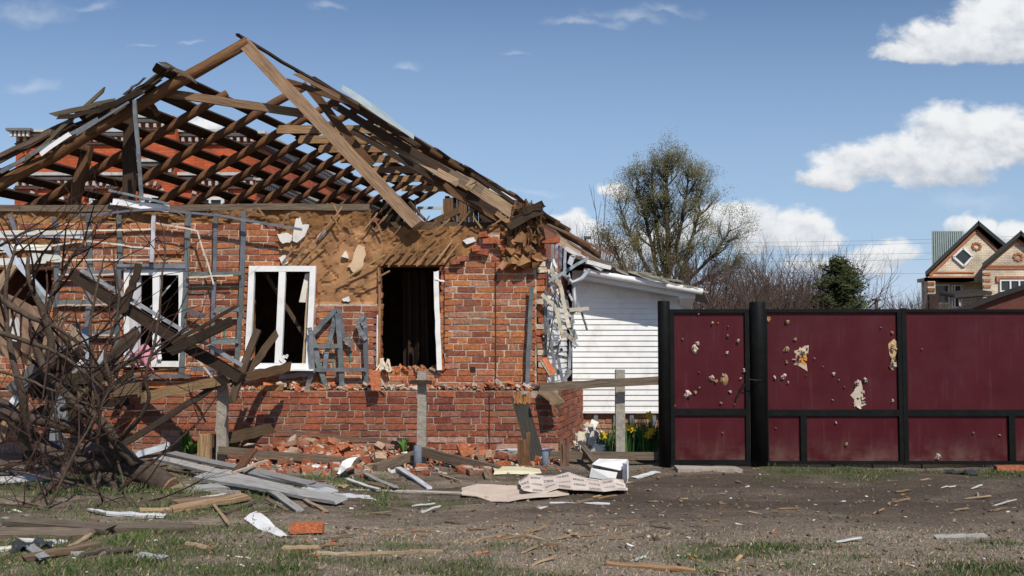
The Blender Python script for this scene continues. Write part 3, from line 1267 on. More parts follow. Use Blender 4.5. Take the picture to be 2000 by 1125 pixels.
# ------------------------------------------------------------------ metal studs, rails and remnants on the front wall
def strip(pts, w=.055, Y=YW - .1, col=METAL, name='metal_stud', matn='galvanised', parent=house, d=.025, lab=None):
    m = MB()
    for (a, b) in zip(pts[:-1], pts[1:]):
        ya = a[2] if len(a) > 2 else Y
        yb = b[2] if len(b) > 2 else Y
        p0, p1 = P(a[0], a[1], ya), P(b[0], b[1], yb)
        m.beam(p0, p1, w, .006, vary(col, .25), up=(0, -1, 0), seg=6, wob=.006, jag=.0)
        if d:
            ax = (p1 - p0).normalized()
            sd_ = ax.cross(Vector((0, -1, 0))).normalized()
            for s in (-1, 1):
                o = sd_ * (s * (w / 2 - .003)) + Vector((0, d / 2 + .003, 0))
                m.beam(p0 + o, p1 + o, .004, d, vary(col, .3), up=(0, -1, 0), seg=2, wob=0, jag=0)
    o = m.build(name, matn, parent)
    if lab:
        o['label'] = lab
    return o


for s in [[(172, 422), (176, 520), (166, 745)], [(232, 420), (236, 528)], [(368, 416), (362, 560), (354, 738)], [(421, 416), (418, 560), (413, 735)], [(476, 412), (472, 560), (463, 708)],
          [(112, 480), (108, 600)], [(232, 520), (226, 722)], [(20, 420), (38, 478)], [(105, 425), (112, 470)],
          [(611, 728), (607, 655), (604, 640)], [(668, 758), (664, 680), (659, 612)], [(716, 757), (713, 640), (711, 618)], [(604, 660), (655, 605)], [(628, 760), (638, 690), (650, 640), (657, 602)],
          [(661, 604), (672, 660), (688, 676)], [(711, 615), (697, 634), (714, 664)], [(608, 648), (622, 705), (604, 742), (597, 782)], [(640, 762), (618, 700)], [(1038, 560), (1034, 650), (1030, 755)]]:
    strip(s, U(.05, .065), Y=YW - U(.08, .15))
for s in [[(365, 536), (472, 534)], [(362, 604), (400, 618)], [(417, 606), (467, 604)], [(414, 668), (466, 666)], [(372, 722), (432, 720)], [(112, 533), (226, 531)], [(112, 590), (222, 592)], [(168, 652), (226, 652)],
          [(228, 520), (362, 520)], [(240, 736), (372, 734)], [(545, 736), (606, 730)], [(606, 676), (662, 676)], [(616, 723), (716, 722)], [(598, 782), (640, 796)], [(262, 195, 12.9), (270, 300, 12.95), (276, 392, 13.0)]]:
    strip(s, U(.045, .06), Y=YW - U(.08, .16), name='metal_rail')
strip([(300, 418), (296, 512)], .05, YW - .2, (.62, .63, .64), 'metal_stud', lab='paint splashed pale metal stud')
for s in [[(8, 452), (298, 448)], [(0, 492), (170, 471), (298, 486)], [(88, 508), (296, 507)], [(115, 537), (225, 536)], [(112, 596), (222, 595)], [(170, 655), (225, 655)], [(305, 436), (385, 450)], [(385, 450), (418, 555)],
          [(366, 542), (455, 538)]]:
    strip(s, .022, YW - .19, (.62, .54, .43), 'siding_strip', 'painted_board', d=0)
for s in [[(-10, 458), (165, 456)], [(-10, 482), (100, 484)], [(60, 500), (120, 506)], [(118, 457), (168, 462)], [(220, 393), (330, 408)], [(-10, 512), (90, 508)]]:
    strip(s, U(.07, .1), YW - .14, (.74, .74, .73), 'siding_strip', 'vinyl', d=.01)
strip([(138, 422), (300, 408), (420, 420), (590, 448)], .03, YW - .25, METAL, 'metal_rail')
strip([(212, 372), (330, 398)], .03, YW - .2, METAL, 'metal_rail')
for s in [[(0, 472, 12.6), (92, 582, 12.5)], [(92, 582, 12.5), (78, 596, 12.5)], [(60, 552, 12.4), (98, 600, 12.5)]]:
    strip(s, .07, 12.6, (.45, .5, .55), 'metal_rail')
# fittings beside the corner
for s in [[(1080, 472, 13.5), (1078, 555, 13.5)], [(1088, 476, 13.6), (1086, 520, 13.6)], [(1096, 480, 13.8), (1094, 525, 13.8)], [(1104, 488, 14), (1102, 540, 14)], [(1073, 510, 13.4), (1080, 548, 13.35), (1070, 560, 13.3)],
          [(1066, 565, 13.2), (1066, 750, 13.3)], [(1068, 630, 13.1), (1082, 700, 13.1), (1080, 755, 13.1)], [(1118, 615, 13.5), (1112, 720, 13.4), (1100, 750, 13.4)],
          [(1074, 548, 13.1), (1150, 503, 13.8)], [(1062, 690, 13.2), (1110, 700, 13.8)], [(1068, 640, 13.1), (1100, 632, 13.2), (1122, 628, 13.4)], [(1090, 700, 13.3), (1100, 750, 13.3)]]:
    strip(s, .04, 13.3, vary((.22, .24, .26), .35), 'metal_stud')
for s in [[(1075, 525, 13.2), (1095, 560, 13.2), (1105, 610, 13.2), (1112, 640, 13.2)], [(1058, 575, 13.1), (1085, 600, 13.1), (1100, 660, 13.2)], [(1100, 650, 13.1), (1122, 665, 13.2)], [(1112, 605, 13.6), (1150, 603, 13.8)]]:
    strip(s, .05, 13.1, (.55, .48, .37), 'trim_piece', 'vinyl', d=.02)
m = MB()
m.tube([P(1105, 540, 13.7), P(1118, 552, 13.6), P(1135, 545, 13.7), P(1150, 528, 14.0)], .03, 8, (.45, .47, .5))
m.tube([P(1068, 600, 13.2), P(1085, 570, 13.1), P(1078, 640, 13.1), P(1070, 690, 13.1)], .008, 5, (.06, .06, .06))
m.tube([P(1120, 560, 13.7), P(1124, 600, 13.7), P(1120, 610, 13.7)], .03, 8, (.3, .32, .35))
m.build('cable', 'galvanised', house, True)
m = MB()
for i in range(16):
    x, y = U(1062, 1128), U(500, 745)
    m.box(P(x, y, 13.3 + U(0, .5)), (U(.04, .16), .01, U(.02, .08)), Matrix.Rotation(U(0, 3), 3, 'Y') @ Matrix.Rotation(U(-.6, .6), 3, 'X'), vary((.34, .36, .38), .4), .03)
tag(m.build('torn_siding', 'vinyl', house), kind='stuff')
for i in range(16):
    x, y = U(1064, 1122), U(490, 660)
    L = U(30, 90)
    a_ = random.gauss(1.5, .35)
    Y0 = 13.2 + (x - 1064) * .012
    x2, y2 = x + math.cos(a_) * L, y + math.sin(a_) * L
    strip([(x, y, Y0), ((x + x2) / 2 + U(-5, 5), (y + y2) / 2, Y0 - .08), (x2, y2, Y0)], U(.012, .035), Y0, random.choice([(.5, .44, .34), (.45, .46, .47), (.2, .22, .24), (.6, .6, .58)]), 'trim_piece', 'vinyl', d=0)
lb = MB()
lb.box(P(1070, 716, 12.85), (.075, .12, .24), Matrix.Rotation(D2R(-28), 3, 'Y') @ Matrix.Rotation(.3, 3, 'Z'), (.55, .17, .07), .012)
lb.box(P(1066, 718, 12.78), (.03, .02, .22), Matrix.Rotation(D2R(-28), 3, 'Y'), (.5, .45, .4), .01)
tag(lb.build('loose_brick', 'brick'), 'orange brick caught in torn siding beside the brick corner', 'brick')
# hole in pier, crack between piers
m = MB()
m.box(P(968, 640, YW - .012), (.012, .02, 1.75), None, (.05, .03, .02), .003)
m.box(P(924, 721, YW - .012), (.06, .02, .06), None, (.02, .01, .01), .006)
m.box(P(956, 825, YP - .006), (.012, .02, .75), None, (.04, .025, .02), .003)
m.build('wall_crack', 'plain', house)
# loose bricks of the pier's broken top
for (x, y) in [(945, 458), (958, 470), (930, 486), (985, 484), (995, 492), (975, 474), (900, 506), (890, 512), (1008, 504), (940, 492), (1078, 468), (1070, 470)]:
    m = MB()
    m.box(P(x, y, YW - .04), (.2 if R() < .5 else .11, .12, .07), Matrix.Rotation(U(-.12, .12), 3, 'Y') @ Matrix.Rotation(U(-.3, .3), 3, 'Z'), vary((.38, .11, .055), .2), .01)
    m.build('broken_brick', 'brick', house)
# sill rubble of opening 3 and stepped courses under it
m = MB()
for i in range(70):
    x = U(735, 868)
    s = U(.025, .07)
    m.box(P(x, 722 + U(-4, 3), YW + U(-.05, .2)), (s * 1.6, s, s * .7), Matrix.Rotation(U(0, 3), 3, Vector((R(), R(), 1)).normalized()), vary(random.choice([(.5, .16, .07), (.4, .3, .2), (.35, .12, .07)]), .2), s * .2)
for i in range(60):
    x = U(520, 1060)
    s = U(.03, .08)
    m.box(P(x, 755 + U(-6, 3), YW - U(.02, .15)), (s * 1.8, s, s * .6), Matrix.Rotation(U(0, 3), 3, Vector((R() * .4, R() * .4, 1)).normalized()), vary(random.choice([(.5, .16, .07), (.5, .42, .33), (.35, .12, .07), (.55, .48, .4)]), .2), s * .2)
m.build('sill_rubble', 'brick', house)['kind'] = 'stuff'
# teal bond ties
m = MB()
for (x, a, b) in [(648, 655, 680), (684, 655, 705), (650, 690, 715), (438, 640, 662), (655, 725, 745)]:
    m.beam(P(x, a, YW - .012), P(x, b, YW - .012), .014, .008, (.05, .20, .18), up=(0, -1, 0), seg=1)
m.build('mesh_tie', 'plain', house)

# ------------------------------------------------------------------ annex with white siding
YA = 15.3
annex = thing('siding_annex', 'white siding lean-to annex with sloping gutter right of the ruined brick house', 'outbuilding', (Xp(1230, YA), YA, 0))
ax0, ax1 = Xp(1118, YA), Xp(1330, YA)
zb = Zy(803, YA)


def annex_top(x):     # underside of the roof on the front plane
    px = 1000 + x * F / YA
    return Zy(533 + (px - 1145) * .165, YA)


m = MB()
z = zb
while z < 2.62:
    # clip every lap to the sloping roof line
    xe_ = ax1
    while xe_ > ax0 and annex_top(xe_) < z:
        xe_ -= .04
    if xe_ > ax0 + .05:
        siding(m, (0, YA, 0), (1, 0, 0), (0, -1, 0), ax0, xe_, z, z + .0829, .0829, col=(.74, .75, .76))
    z += .0829
m.build('siding', 'vinyl', annex)
m = MB()
m.prism([(ax0, YA + .01, zb), (ax1, YA + .01, zb), (ax1, YA + .01, annex_top(ax1)), (ax0, YA + .01, annex_top(ax0))], (0, .15, 0), (.5, .5, .5))
m.prism([(ax1, YA + .01, zb), (ax1, YA + .01, 2.25), (ax1 + .9, YA + 4.5, 2.25), (ax1 + .9, YA + 4.5, zb)], (-.1, 0, 0), (.7, .7, .7))
m.build('wall', 'vinyl', annex)
m = MB()
m.bar(ax1 - .07, ax1 + .03, YA - .035, YA + .0, zb, annex_top(ax1), (.76, .77, .78))
m.bar(ax0, ax1, YA - .03, YA - .0, zb - .03, zb + .005, (.7, .7, .72))
m.build('corner_trim', 'vinyl', annex)
m = MB()
brickwork(m, (0, YA + .06, 0), (1, 0, 0), (0, -1, 0), ax0, ax1 + .02, -.1, zb - .01, lambda s, z: True, [(.40, .22, .15), (.36, .17, .11), (.45, .28, .2)])
m.bar(ax0, ax1 + .02, YA + .07, YA + .25, -.1, zb, (.35, .28, .22), 0, 1)
m.build('plinth', ['brick', 'mortar'], annex)
for x in (1163, 1201, 1233, 1276):
    m = MB()
    m.bar(Xp(x - 4, YA), Xp(x + 4, YA), YA - .0, YA + .03, Zy(832, YA), zb, (.2, .22, .24))
    m.build('metal_stud', 'galvanised', annex)
# gutter (white, sloping) and box soffit
YG = 14.85
m = MB()
pts = [P(1140, 529, YG), P(1200, 540, YG), P(1270, 552, YG), P(1372, 570, YG)]
m.tube(pts, .048, 10, (.76, .76, .76))
m.build('gutter', 'vinyl', annex, True)
m = MB()
m.beam(P(1142, 540, YG + .1), P(1350, 577, YG + .1), .03, .08, (.68, .7, .72), up=(0, 0, 1), seg=3)
m.prism([P(1140, 541, YG + .1), P(1352, 578, YG + .1), P(1352, 583, YG + .13), P(1140, 546, YG + .13)], (0, .3, 0), (.4, .42, .45))
m.build('fascia', 'vinyl', annex)
m = MB()
m.bar(Xp(1330, YG + .1), Xp(1358, YG + .1), YG + .08, YA + .2, Zy(582, YG), Zy(572, YG), (.68, .68, .68))
m.prism([P(1330, 582, YG + .15), P(1358, 582, YG + .15), P(1350, 604, YA), P(1330, 604, YA)], (0, .12, 0), (.55, .56, .58))
m.build('soffit_box', 'vinyl', annex)
m = MB()
m.prism([P(1066, 452, YG), P(1118, 497, YG), P(1190, 522, YG), P(1374, 563, YG), P(1374, 570, YG), P(1190, 533, YG), P(1118, 508, YG), P(1066, 462, YG)], (K * 5, 5, 0), (.13, .12, .10))
for i in range(16):
    t = R()
    x = 1110 + 240 * t
    y = 500 + 62 * t
    m.beam(P(x, y, YG - .03), P(x + U(25, 60), y + U(4, 16), YG - .02), .025, .03, vary((.32, .30, .26), .3), up=(0, 0, 1), seg=3, wob=.008)
m.build('roof', 'timber', annex)
m = MB()
for (a, b, c, d, w, col) in [(1105, 485, 1175, 525, .06, (.6, .6, .6)), (1120, 500, 1200, 520, .05, (.14, .12, .1)), (1075, 440, 1190, 495, .035, (.16, .08, .05)), (1060, 432, 1100, 470, .06, WD_BROWN),
                             (1090, 470, 1130, 495, .12, (.4, .3, .2)), (1150, 512, 1190, 522, .06, (.7, .7, .68)), (1130, 505, 1190, 512, .03, (.1, .08, .06)), (1250, 535, 1300, 552, .03, (.13, .13, .12)), (1070, 450, 1170, 508, .03, WD_GREY)]:
    m.beam(P(a, b, YG - .1), P(c, d, YG - .08), w, .03, vary(col, .1), up=(0, -1, 0), seg=4, jag=.05)
m.build('torn_roofing', 'painted_board', annex)
m = MB()
m.tube([P(1143, 552, YG + .2), P(1143, 575, YG + .2)], .006, 5, (.5, .5, .5))
m.build('chain', 'galvanised', annex)

# ------------------------------------------------------------------ steel fence and gates
YF = 12.0
def fx(px): return Xp(px, YF, 750)
def fz(py): return Zy(py, YF)


def gpost(px0, px1, top, label):
    m = MB()
    r = (fx(px1) - fx(px0)) / 2
    cx = (fx(px1) + fx(px0)) / 2
    m.tube([(cx, YF - .02, -.1), (cx, YF - .02, fz(top) - .012), (cx, YF - .02, fz(top))], [r, r, r * .94], 20, (.006, .0065, .0065))
    o = m.build('gate_post', 'black_paint', None, True)
    return tag(o, label, 'post', 'black posts of the maroon gate')


gpost(1285, 1309, 588, 'black steel gate post nearest the white annex')
gpost(1464, 1497, 590, 'thick black steel post between the wicket and the wide gate leaf')


def bars(m, lst, col=(.006, .0065, .0065)):
    for i, (a, b, c, d) in enumerate(lst):
        o = .0025 * (i % 3)
        m.bar(fx(a), fx(b), YF - .03 - o, YF + .03, fz(d), fz(c), col)


def torn(parent, px, py, s, kind):
    """hole ripped in the sheet: ragged petals of bare board curling out towards the street"""
    m = MB()
    n = 9
    col = {'w': (.50, .40, .33), 'b': (.34, .21, .11), 'o': (.42, .19, .04)}[kind[0]]
    pts = []
    sx, sy = U(.7, 1.1), U(.8, 1.3)
    for k in range(n):
        a = 2 * math.pi * k / n
        r = s * U(.45, 1.15)
        pts.append((math.cos(a) * r * sx, math.sin(a) * r * sy))
    c = P(px, py, YF)
    k_ = YF / F
    vs = [Vector((c.x, YF - .02 - U(0, .012), c.z))]
    for (a, b) in pts:
        vs.append(Vector((c.x + a * k_ * .55, YF - .018 - U(.004, .02), c.z + b * k_ * .55)))
    for (a, b) in pts:
        vs.append(Vector((c.x + a * k_, YF - .0055, c.z + b * k_)))
    fs = []
    for i in range(n):
        j = (i + 1) % n
        fs.append((0, 1 + i, 1 + j))
        fs.append((1 + i, 1 + n + i, 1 + n + j, 1 + j))
    m.add(vs, fs, vary(col, .15))
    if len(kind) > 1:
        d = s * k_ * .35
        m.box((c.x + U(-d, d), YF - .03, c.z + U(-d, d)), (d * 1.2, .02, d * .8), Matrix.Rotation(U(0, 3), 3, 'Y'), (.05, .03, .025), d * .3)
        m.box((c.x - d * .6, YF - .035, c.z + d * .8), (d, .02, d * .6), Matrix.Rotation(U(0, 3), 3, 'Y'), vary((.46, .38, .32), .2), d * .3)
    m.build('torn_hole', 'paper', parent)


def torn_poly(parent, poly, col, torn_d=.008):
    m = MB()
    pts = [P(x + U(-.8, .8), y + U(-.8, .8), YF) for x, y in poly]
    m.prism([Vector((p.x, YF - torn_d, p.z)) for p in pts], (0, torn_d - .001, 0), col)
    for k in range(9):
        a_, b_ = random.choice(pts), random.choice(pts)
        q = a_.lerp(b_, U(.15, .85))
        if k % 3 == 0:
            m.box((q.x, YF - .012, q.z), (.022, .018, .016), Matrix.Rotation(U(0, 3), 3, 'Y'), (.06, .04, .03), .006)
        else:
            m.box((q.x, YF - .012, q.z), (U(.02, .05), .02, U(.015, .03)), Matrix.Rotation(U(0, 3), 3, 'Y') @ Matrix.Rotation(U(-.4, .4), 3, 'X'), vary(col, .25), .008)
    m.build('torn_hole', 'paper', parent)


def panel(parent, a, b, c, d):
    m = MB()
    nx, nz_ = 14, 10
    g = []
    for j in range(nz_ + 1):
        row = []
        for i in range(nx + 1):
            x = fx(a) + (fx(b) - fx(a)) * i / nx
            z = fz(d) + (fz(c) - fz(d)) * j / nz_
            e = math.sin(math.pi * i / nx) * math.sin(math.pi * j / nz_)
            row.append(Vector((x, YF - .002 + e * .014 * noise.noise(Vector((x * 1.3, z * 1.3, 3))), z)))
        g.append(row)
    m.sheet(g, (.064, .0065, .0112), .003)
    o = m.build('panel', 'maroon_paint', parent, False)
    return o


wk = thing('wicket_gate', 'narrow maroon wicket gate riddled with shrapnel holes', 'gate', (fx(1386), YF, 0))
m = MB()
bars(m, [(1309, 1317, 604, 906), (1455, 1463, 604, 906), (1317, 1455, 604, 611), (1317, 1455, 798, 811), (1317, 1455, 898, 906)])
m.build('gate_frame', 'black_paint', wk)
panel(wk, 1314, 1458, 608, 801)
panel(wk, 1314, 1458, 809, 901)
for (x, y, s, k) in [(1364, 613, 2, 'w'), (1391, 631, 3.5, 'wx'), (1402, 631, 2, 'o'), (1421, 656, 5, 'bx'), (1420, 689, 4, 'w'), (1441, 666, 5, 'wx'), (1333, 662, 2.5, 'w'), (1357, 682, 9, 'wx'), (1362, 671, 5, 'wx'),
                     (1390, 739, 8, 'wx'), (1398, 745, 5, 'b'), (1415, 741, 10, 'b'), (1412, 733, 4, 'w'), (1453, 724, 5, 'wx'), (1446, 739, 3, 'w'), (1343, 770, 9, 'wx'), (1358, 766, 6, 'b'), (1366, 757, 3, 'b'),
                     (1426, 765, 4, 'w'), (1407, 787, 5, 'b'), (1365, 727, 2, 'w'), (1422, 638, 2, 'b'), (1434, 790, 2, 'b'), (1317, 792, 3, 'b'), (1411, 845, 1.5, 'w')]:
    torn(wk, x, y, s, k)
m = MB()
m.beam(P(1436, 782, YF - .012), P(1453, 752, YF - .03), .02, .012, (.02, .012, .012), up=(0, -1, 0), seg=4, taper=1.6)
m.build('torn_hole', 'black_paint', wk)

lf1 = thing('gate_leaf', 'maroon gate leaf with orange and white ripped patches beside the thick black post', 'gate', (fx(1630), YF, 0), 'leaves of the wide maroon gate')
m = MB()
bars(m, [(1490, 1499, 604, 906), (1753, 1761, 604, 906), (1499, 1753, 604, 610), (1499, 1753, 800, 812), (1499, 1753, 900, 906), (1561, 1573, 812, 900)])
m.build('gate_frame', 'black_paint', lf1)
panel(lf1, 1496, 1757, 607, 803)
panel(lf1, 1496, 1564, 809, 903)
panel(lf1, 1570, 1757, 809, 903)
for (x, y, s, k) in [(1500, 623, 8, 'b'), (1537, 629, 7, 'bx'), (1552, 662, 4, 'b'), (1536, 683, 8, 'bx'), (1535, 707, 4, 'b'), (1530, 737, 8, 'wx'), (1539, 747, 3, 'w'), (1513, 737, 4, 'w'), (1628, 731, 4, 'w'), (1590, 700, 2, 'w'),
                     (1638, 742, 2, 'w'), (1649, 756, 2.5, 'b'), (1626, 781, 2, 'w'), (1574, 733, 2, 'b'), (1742, 650, 4, 'b'), (1652, 868, 4, 'b'), (1632, 825, 3, 'w'), (1515, 836, 1.5, 'w'), (1720, 640, 1.5, 'w'), (1607, 716, 1.5, 'w'), (1743, 783, 4, 'w')]:
    torn(lf1, x, y, s, k)
torn_poly(lf1, [(1551, 686), (1562, 683), (1572, 676), (1580, 674), (1579, 686), (1576, 693), (1572, 702), (1575, 712), (1577, 726), (1570, 722), (1562, 716), (1550, 712), (1560, 706), (1562, 695), (1552, 690)], (.5, .38, .26))
torn_poly(lf1, [(1563, 697), (1573, 695), (1573, 708), (1572, 712), (1562, 708)], (.55, .24, .03), .012)
torn(lf1, 1567, 688, 7, 'wx')
torn_poly(lf1, [(1672, 750), (1680, 742), (1684, 755), (1686, 778), (1680, 784), (1692, 790), (1676, 796), (1668, 792), (1668, 780), (1661, 772), (1668, 765)], (.52, .43, .35))
torn(lf1, 1674, 748, 7, 'wx')
torn(lf1, 1690, 742, 7, 'wx')
torn_poly(lf1, [(1735, 672), (1745, 662), (1752, 670), (1751, 690), (1747, 700), (1752, 715), (1744, 724), (1737, 716), (1741, 705), (1737, 690)], (.48, .33, .18))
torn(lf1, 1742, 681, 8, 'bx')
torn(lf1, 1745, 712, 8, 'wx')

lf2 = thing('gate_leaf', 'plain maroon gate leaf running out at the right edge, few marks', 'gate', (fx(1980), YF, 0), 'leaves of the wide maroon gate')
m = MB()
bars(m, [(1762, 1771, 602, 907), (2060, 2070, 604, 906), (1771, 2060, 604, 609), (1771, 2060, 800, 812), (1771, 2060, 900, 906), (1966, 1978, 812, 900)])
m.build('gate_frame', 'black_paint', lf2)
panel(lf2, 1768, 2063, 606, 803)
panel(lf2, 1768, 1969, 809, 903)
panel(lf2, 1975, 2063, 809, 903)
for (x, y, s, k) in [(1832, 893, 7, 'wx'), (1800, 682, 1.5, 'w'), (1900, 845, 2, 'w'), (1952, 850, 2, 'w')]:
    torn(lf2, x, y, s, k)
gpost(2071, 2103, 590, 'thick black steel post closing the wide gate on the right')
m = MB()
m.tube([P(1462, 741, YF - .14), P(1480, 743, YF - .155), P(1500, 741, YF - .05)], .006, 6, (.02, .02, .02))
m.build('latch_wire', 'black_paint', lf1)

# ------------------------------------------------------------------ trees (generic)
def grow(mb, p, d, L, r, lev, maxlev, spread, leaves=None, up=.25, kids=(2, 3), n=5, col=(.07, .05, .04), shrink=.72, gnarl=.15):
    pts, rad = [p.copy()], [r]
    q = p.copy()
    dd = d.normalized()
    sg = 4 if lev < 2 else 3
    for i in range(sg):
        dd = (dd + Vector((U(-1, 1), U(-1, 1), U(-1, 1))) * gnarl + Vector((0, 0, up * .12))).normalized()
        q = q + dd * (L / sg)
        pts.append(q.copy())
        rad.append(r * (1 - .42 * (i + 1) / sg))
    mb.tube(pts, rad, n if lev < 2 else 3, col, cap=lev == 0)
    if lev >= maxlev:
        if leaves is not None:
            leaves.append((q.copy(), pts[-2].copy()))
        return
    for k in range(random.randint(*kids)):
        i = random.randint(1, sg) if k else sg
        base = pts[i]
        a = U(0, 6.283)
        side = dd.orthogonal().normalized()
        side = Matrix.Rotation(a, 3, dd) @ side
        nd = (dd + side * U(spread * .5, spread) + Vector((0, 0, up * .3))).normalized()
        grow(mb, base, nd, L * shrink * U(.8, 1.15), rad[i] * .72, lev + 1, maxlev, spread, leaves, up, kids, n, col, shrink, gnarl)


def leafcards(mb, pts, n, s, cols, spread):
    for (a, b) in pts:
        for _ in range(n):
            c = a + Vector((U(-1, 1), U(-1, 1), U(-1, 1))) * spread
            v1 = Vector((U(-1, 1), U(-1, 1), U(-1, 1))).normalized() * s * U(.6, 1.3)
            v2 = v1.orthogonal().normalized() * s * U(.4, .8)
            mb.add([c - v1, c + v2, c + v1, c - v2], [(0, 1, 2, 3)], vary(random.choice(cols), .25))


# big budding tree
YT = 52
tb = G(1300, 662, 0)
base = Vector((Xp(1308, YT), YT, 0))
big = thing('budding_tree', 'tall loose crowned tree coming into olive leaf beyond the white annex', 'tree', base)
tr = MB()
lv = []
random.seed(21)
kx = YT / F
trunkpaths = [[(1308, 662), (1306, 560), (1304, 470), (1298, 405), (1302, 358), (1305, 322)], [(1306, 600), (1282, 520), (1268, 450), (1256, 400), (1250, 362)], [(1306, 620), (1330, 540), (1352, 470), (1372, 410), (1362, 350)],
              [(1300, 575), (1260, 520), (1232, 460), (1215, 400)], [(1308, 590), (1340, 545), (1385, 500), (1415, 455)], [(1304, 560), (1290, 480), (1280, 405), (1280, 345)], [(1306, 540), (1322, 460), (1334, 388), (1337, 342)],
              [(1306, 600), (1350, 560), (1400, 535), (1430, 520)], [(1302, 590), (1250, 555), (1215, 520), (1200, 480)], [(1300, 610), (1240, 580), (1208, 560)]]
for ti, tp in enumerate(trunkpaths):
    pts = []
    dy = U(-2.2, 2.2) if ti else 0
    for i, (x, y) in enumerate(tp):
        t = i / (len(tp) - 1)
        p = P(x + (U(-4, 4) if i else 0), y, YT)
        p.y += dy * t
        pts.append(p)
    r0 = .19 if ti == 0 else .11
    rad = [r0 * (1 - .85 * i / (len(pts) - 1)) + .02 for i in range(len(pts))]
    tr.tube(pts, rad, 7, (.075, .065, .05), cap=False)
    for i in range(1, len(pts)):
        a, b = pts[i - 1], pts[i]
        for s in range(9 if i > 1 else 2):
            t = R()
            q = a.lerp(b, t)
            dd = (b - a).normalized()
            side = Matrix.Rotation(U(0, 6.28), 3, dd) @ dd.orthogonal().normalized()
            nd = (dd * .9 + side * U(.5, 1.1)).normalized()
            grow(tr, q, nd, U(.45, .85), rad[i] * .5 + .012, 1, 4, .75, lv, .4, (3, 3), 5, (.06, .052, .04), .74, .12)
tr.build('trunk', 'bark', big)
cl = MB()
cols = [(.155, .15, .055), (.12, .12, .05), (.19, .165, .075), (.17, .135, .055), (.09, .09, .04)]
kf = min(1.0, 7500 / max(1, len(lv)))
lv = [l for l in lv if R() < kf and noise.noise(l[0] * .9) > -.28]
leafcards(cl, lv, 13, .036, cols, .26)
cl.build('crown', 'leaf', big)


def bare(px, pytop, Y, spread, label, pybase=662, stems=3, lev=4, col=(.07, .045, .04), group='bare trees and shrubs behind the fence', name='bare_tree', leafy=False, kids=(2, 4), cat='tree'):
    b = Vector((Xp(px, Y), Y, 0))
    H = Zy(pytop, Y)
    t = thing(name, label, cat, b, group)
    m = MB()
    lv = []
    for s in range(stems if stems < 2 else stems * 2 + 6):
        d = Vector((U(-.7, .7) * spread, U(-.4, .4) * spread, 1))
        grow(m, b + Vector((U(-.5, .5) if stems > 1 else 0, 0, 0)), d, H * .36, .035 + H * .009, 0, lev, spread, lv, .35, kids, 5, col, .68, .13)
    # scale to the wanted height
    top = sorted(v.z for v in m.v)[int(len(m.v) * (.985 if stems > 1 else .9999))]
    k = H / top
    for v in m.v:
        v.z *= k
        v.x = b.x + (v.x - b.x) * k
        v.y = b.y + (v.y - b.y) * k
    m.build('trunk', 'bark', t)
    return t


random.seed(5)
SH = [(.085, .055, .048), (.10, .07, .06), (.07, .05, .045), (.13, .085, .06)]
for i, (px, top, Y, sp_, st_, lab) in enumerate([
    (1128, 365, 34, .35, 1, 'slender bare sapling rising above the torn annex roof'),
    (1108, 432, 30, .4, 1, 'short bare sapling left of the slender one above the roof'),
    (1172, 445, 36, .5, 2, 'thin bare shrub between the torn roof edge and the leafy tree'),
    (1215, 480, 40, .8, 3, 'grey bare tree under the left side of the leafy crown'),
    (1385, 500, 36, .8, 4, 'brown bare shrub right of the annex gutter end'),
    (1425, 515, 33, .8, 4, 'reddish bare shrub behind the wicket gate'),
    (1470, 505, 38, .8, 4, 'bare shrub above the thick black gate post'),
    (1515, 500, 35, .8, 5, 'dense bare shrub behind the ripped gate leaf'),
    (1560, 478, 40, .8, 5, 'tallest bare fruit tree over the ripped gate leaf'),
    (1602, 495, 34, .8, 4, 'bare fruit tree just left of the dark pine'),
    (1680, 560, 30, .7, 3, 'small bare shrub right of the dark pine'),
    (1745, 578, 60, .8, 4, 'low distant bare shrub between utility pole and cream house'),
    (1790, 560, 45, .6, 3, 'bare shrub at the left corner of the cream brick house'),
    (1350, 560, 30, .8, 3, 'low bare bush behind the annex gutter end'),
    (1545, 560, 26, .9, 5, 'low tangled bush just over the middle of the ripped gate leaf'),
    (1450, 560, 27, .9, 4, 'low twiggy bush peeping over the wicket gate'),
    (1020, 410, 32, .4, 1, 'bare twig tree peeping over the broken roof corner')]):
    bare(px, top, Y, sp_, lab, stems=st_, lev=4 if st_ > 1 else 3, col=SH[i % 4])

# pine
pt = thing('pine_tree', 'dark green pine rising behind the maroon gate', 'tree', Vector((Xp(1640, 29), 29, 0)))
m = MB()
m.tube([(Xp(1640, 29), 29, 0), (Xp(1637, 29), 29, 1.9), (Xp(1633, 29), 29, Zy(520, 29))], [.14, .09, .02], 7, (.08, .05, .035))
nl = MB()
for i in range(135):
    t = R() ** .9
    z = .8 + t * (Zy(512, 29) - .9)
    wd = (1.25 * (1 - t) ** .42 + .05) * U(.6, 1.12) * (1 + .45 * noise.noise(Vector((z * 2.4, 0, 0))) + .25 * noise.noise(Vector((z * 1.3, i % 5, 4))))
    a = U(0, 6.28)
    x0 = Xp(1640, 29)
    e = Vector((x0 + math.cos(a) * wd, 29 + math.sin(a) * wd, z + U(-.1, .25)))
    b0 = Vector((x0, 29, z - .2))
    m.tube([b0, b0.lerp(e, .6) + Vector((0, 0, -.03)), e], [.03, .018, .008], 4, (.08, .05, .035), cap=False)
    for k in range(34):
        c = b0.lerp(e, U(.35, 1.03)) + Vector((U(-.16, .16), U(-.16, .16), U(-.09, .13)))
        for q in range(5):
            v = Vector((U(-1, 1), U(-1, 1), U(-.3, 1))).normalized() * U(.07, .14)
            s = v.orthogonal().normalized() * .02
            nl.add([c - s, c + s, c + v], [(0, 1, 2)], vary(random.choice([(.045, .058, .02), (.065, .08, .026), (.035, .045, .018)]), .3))
m.build('trunk', 'bark', pt)
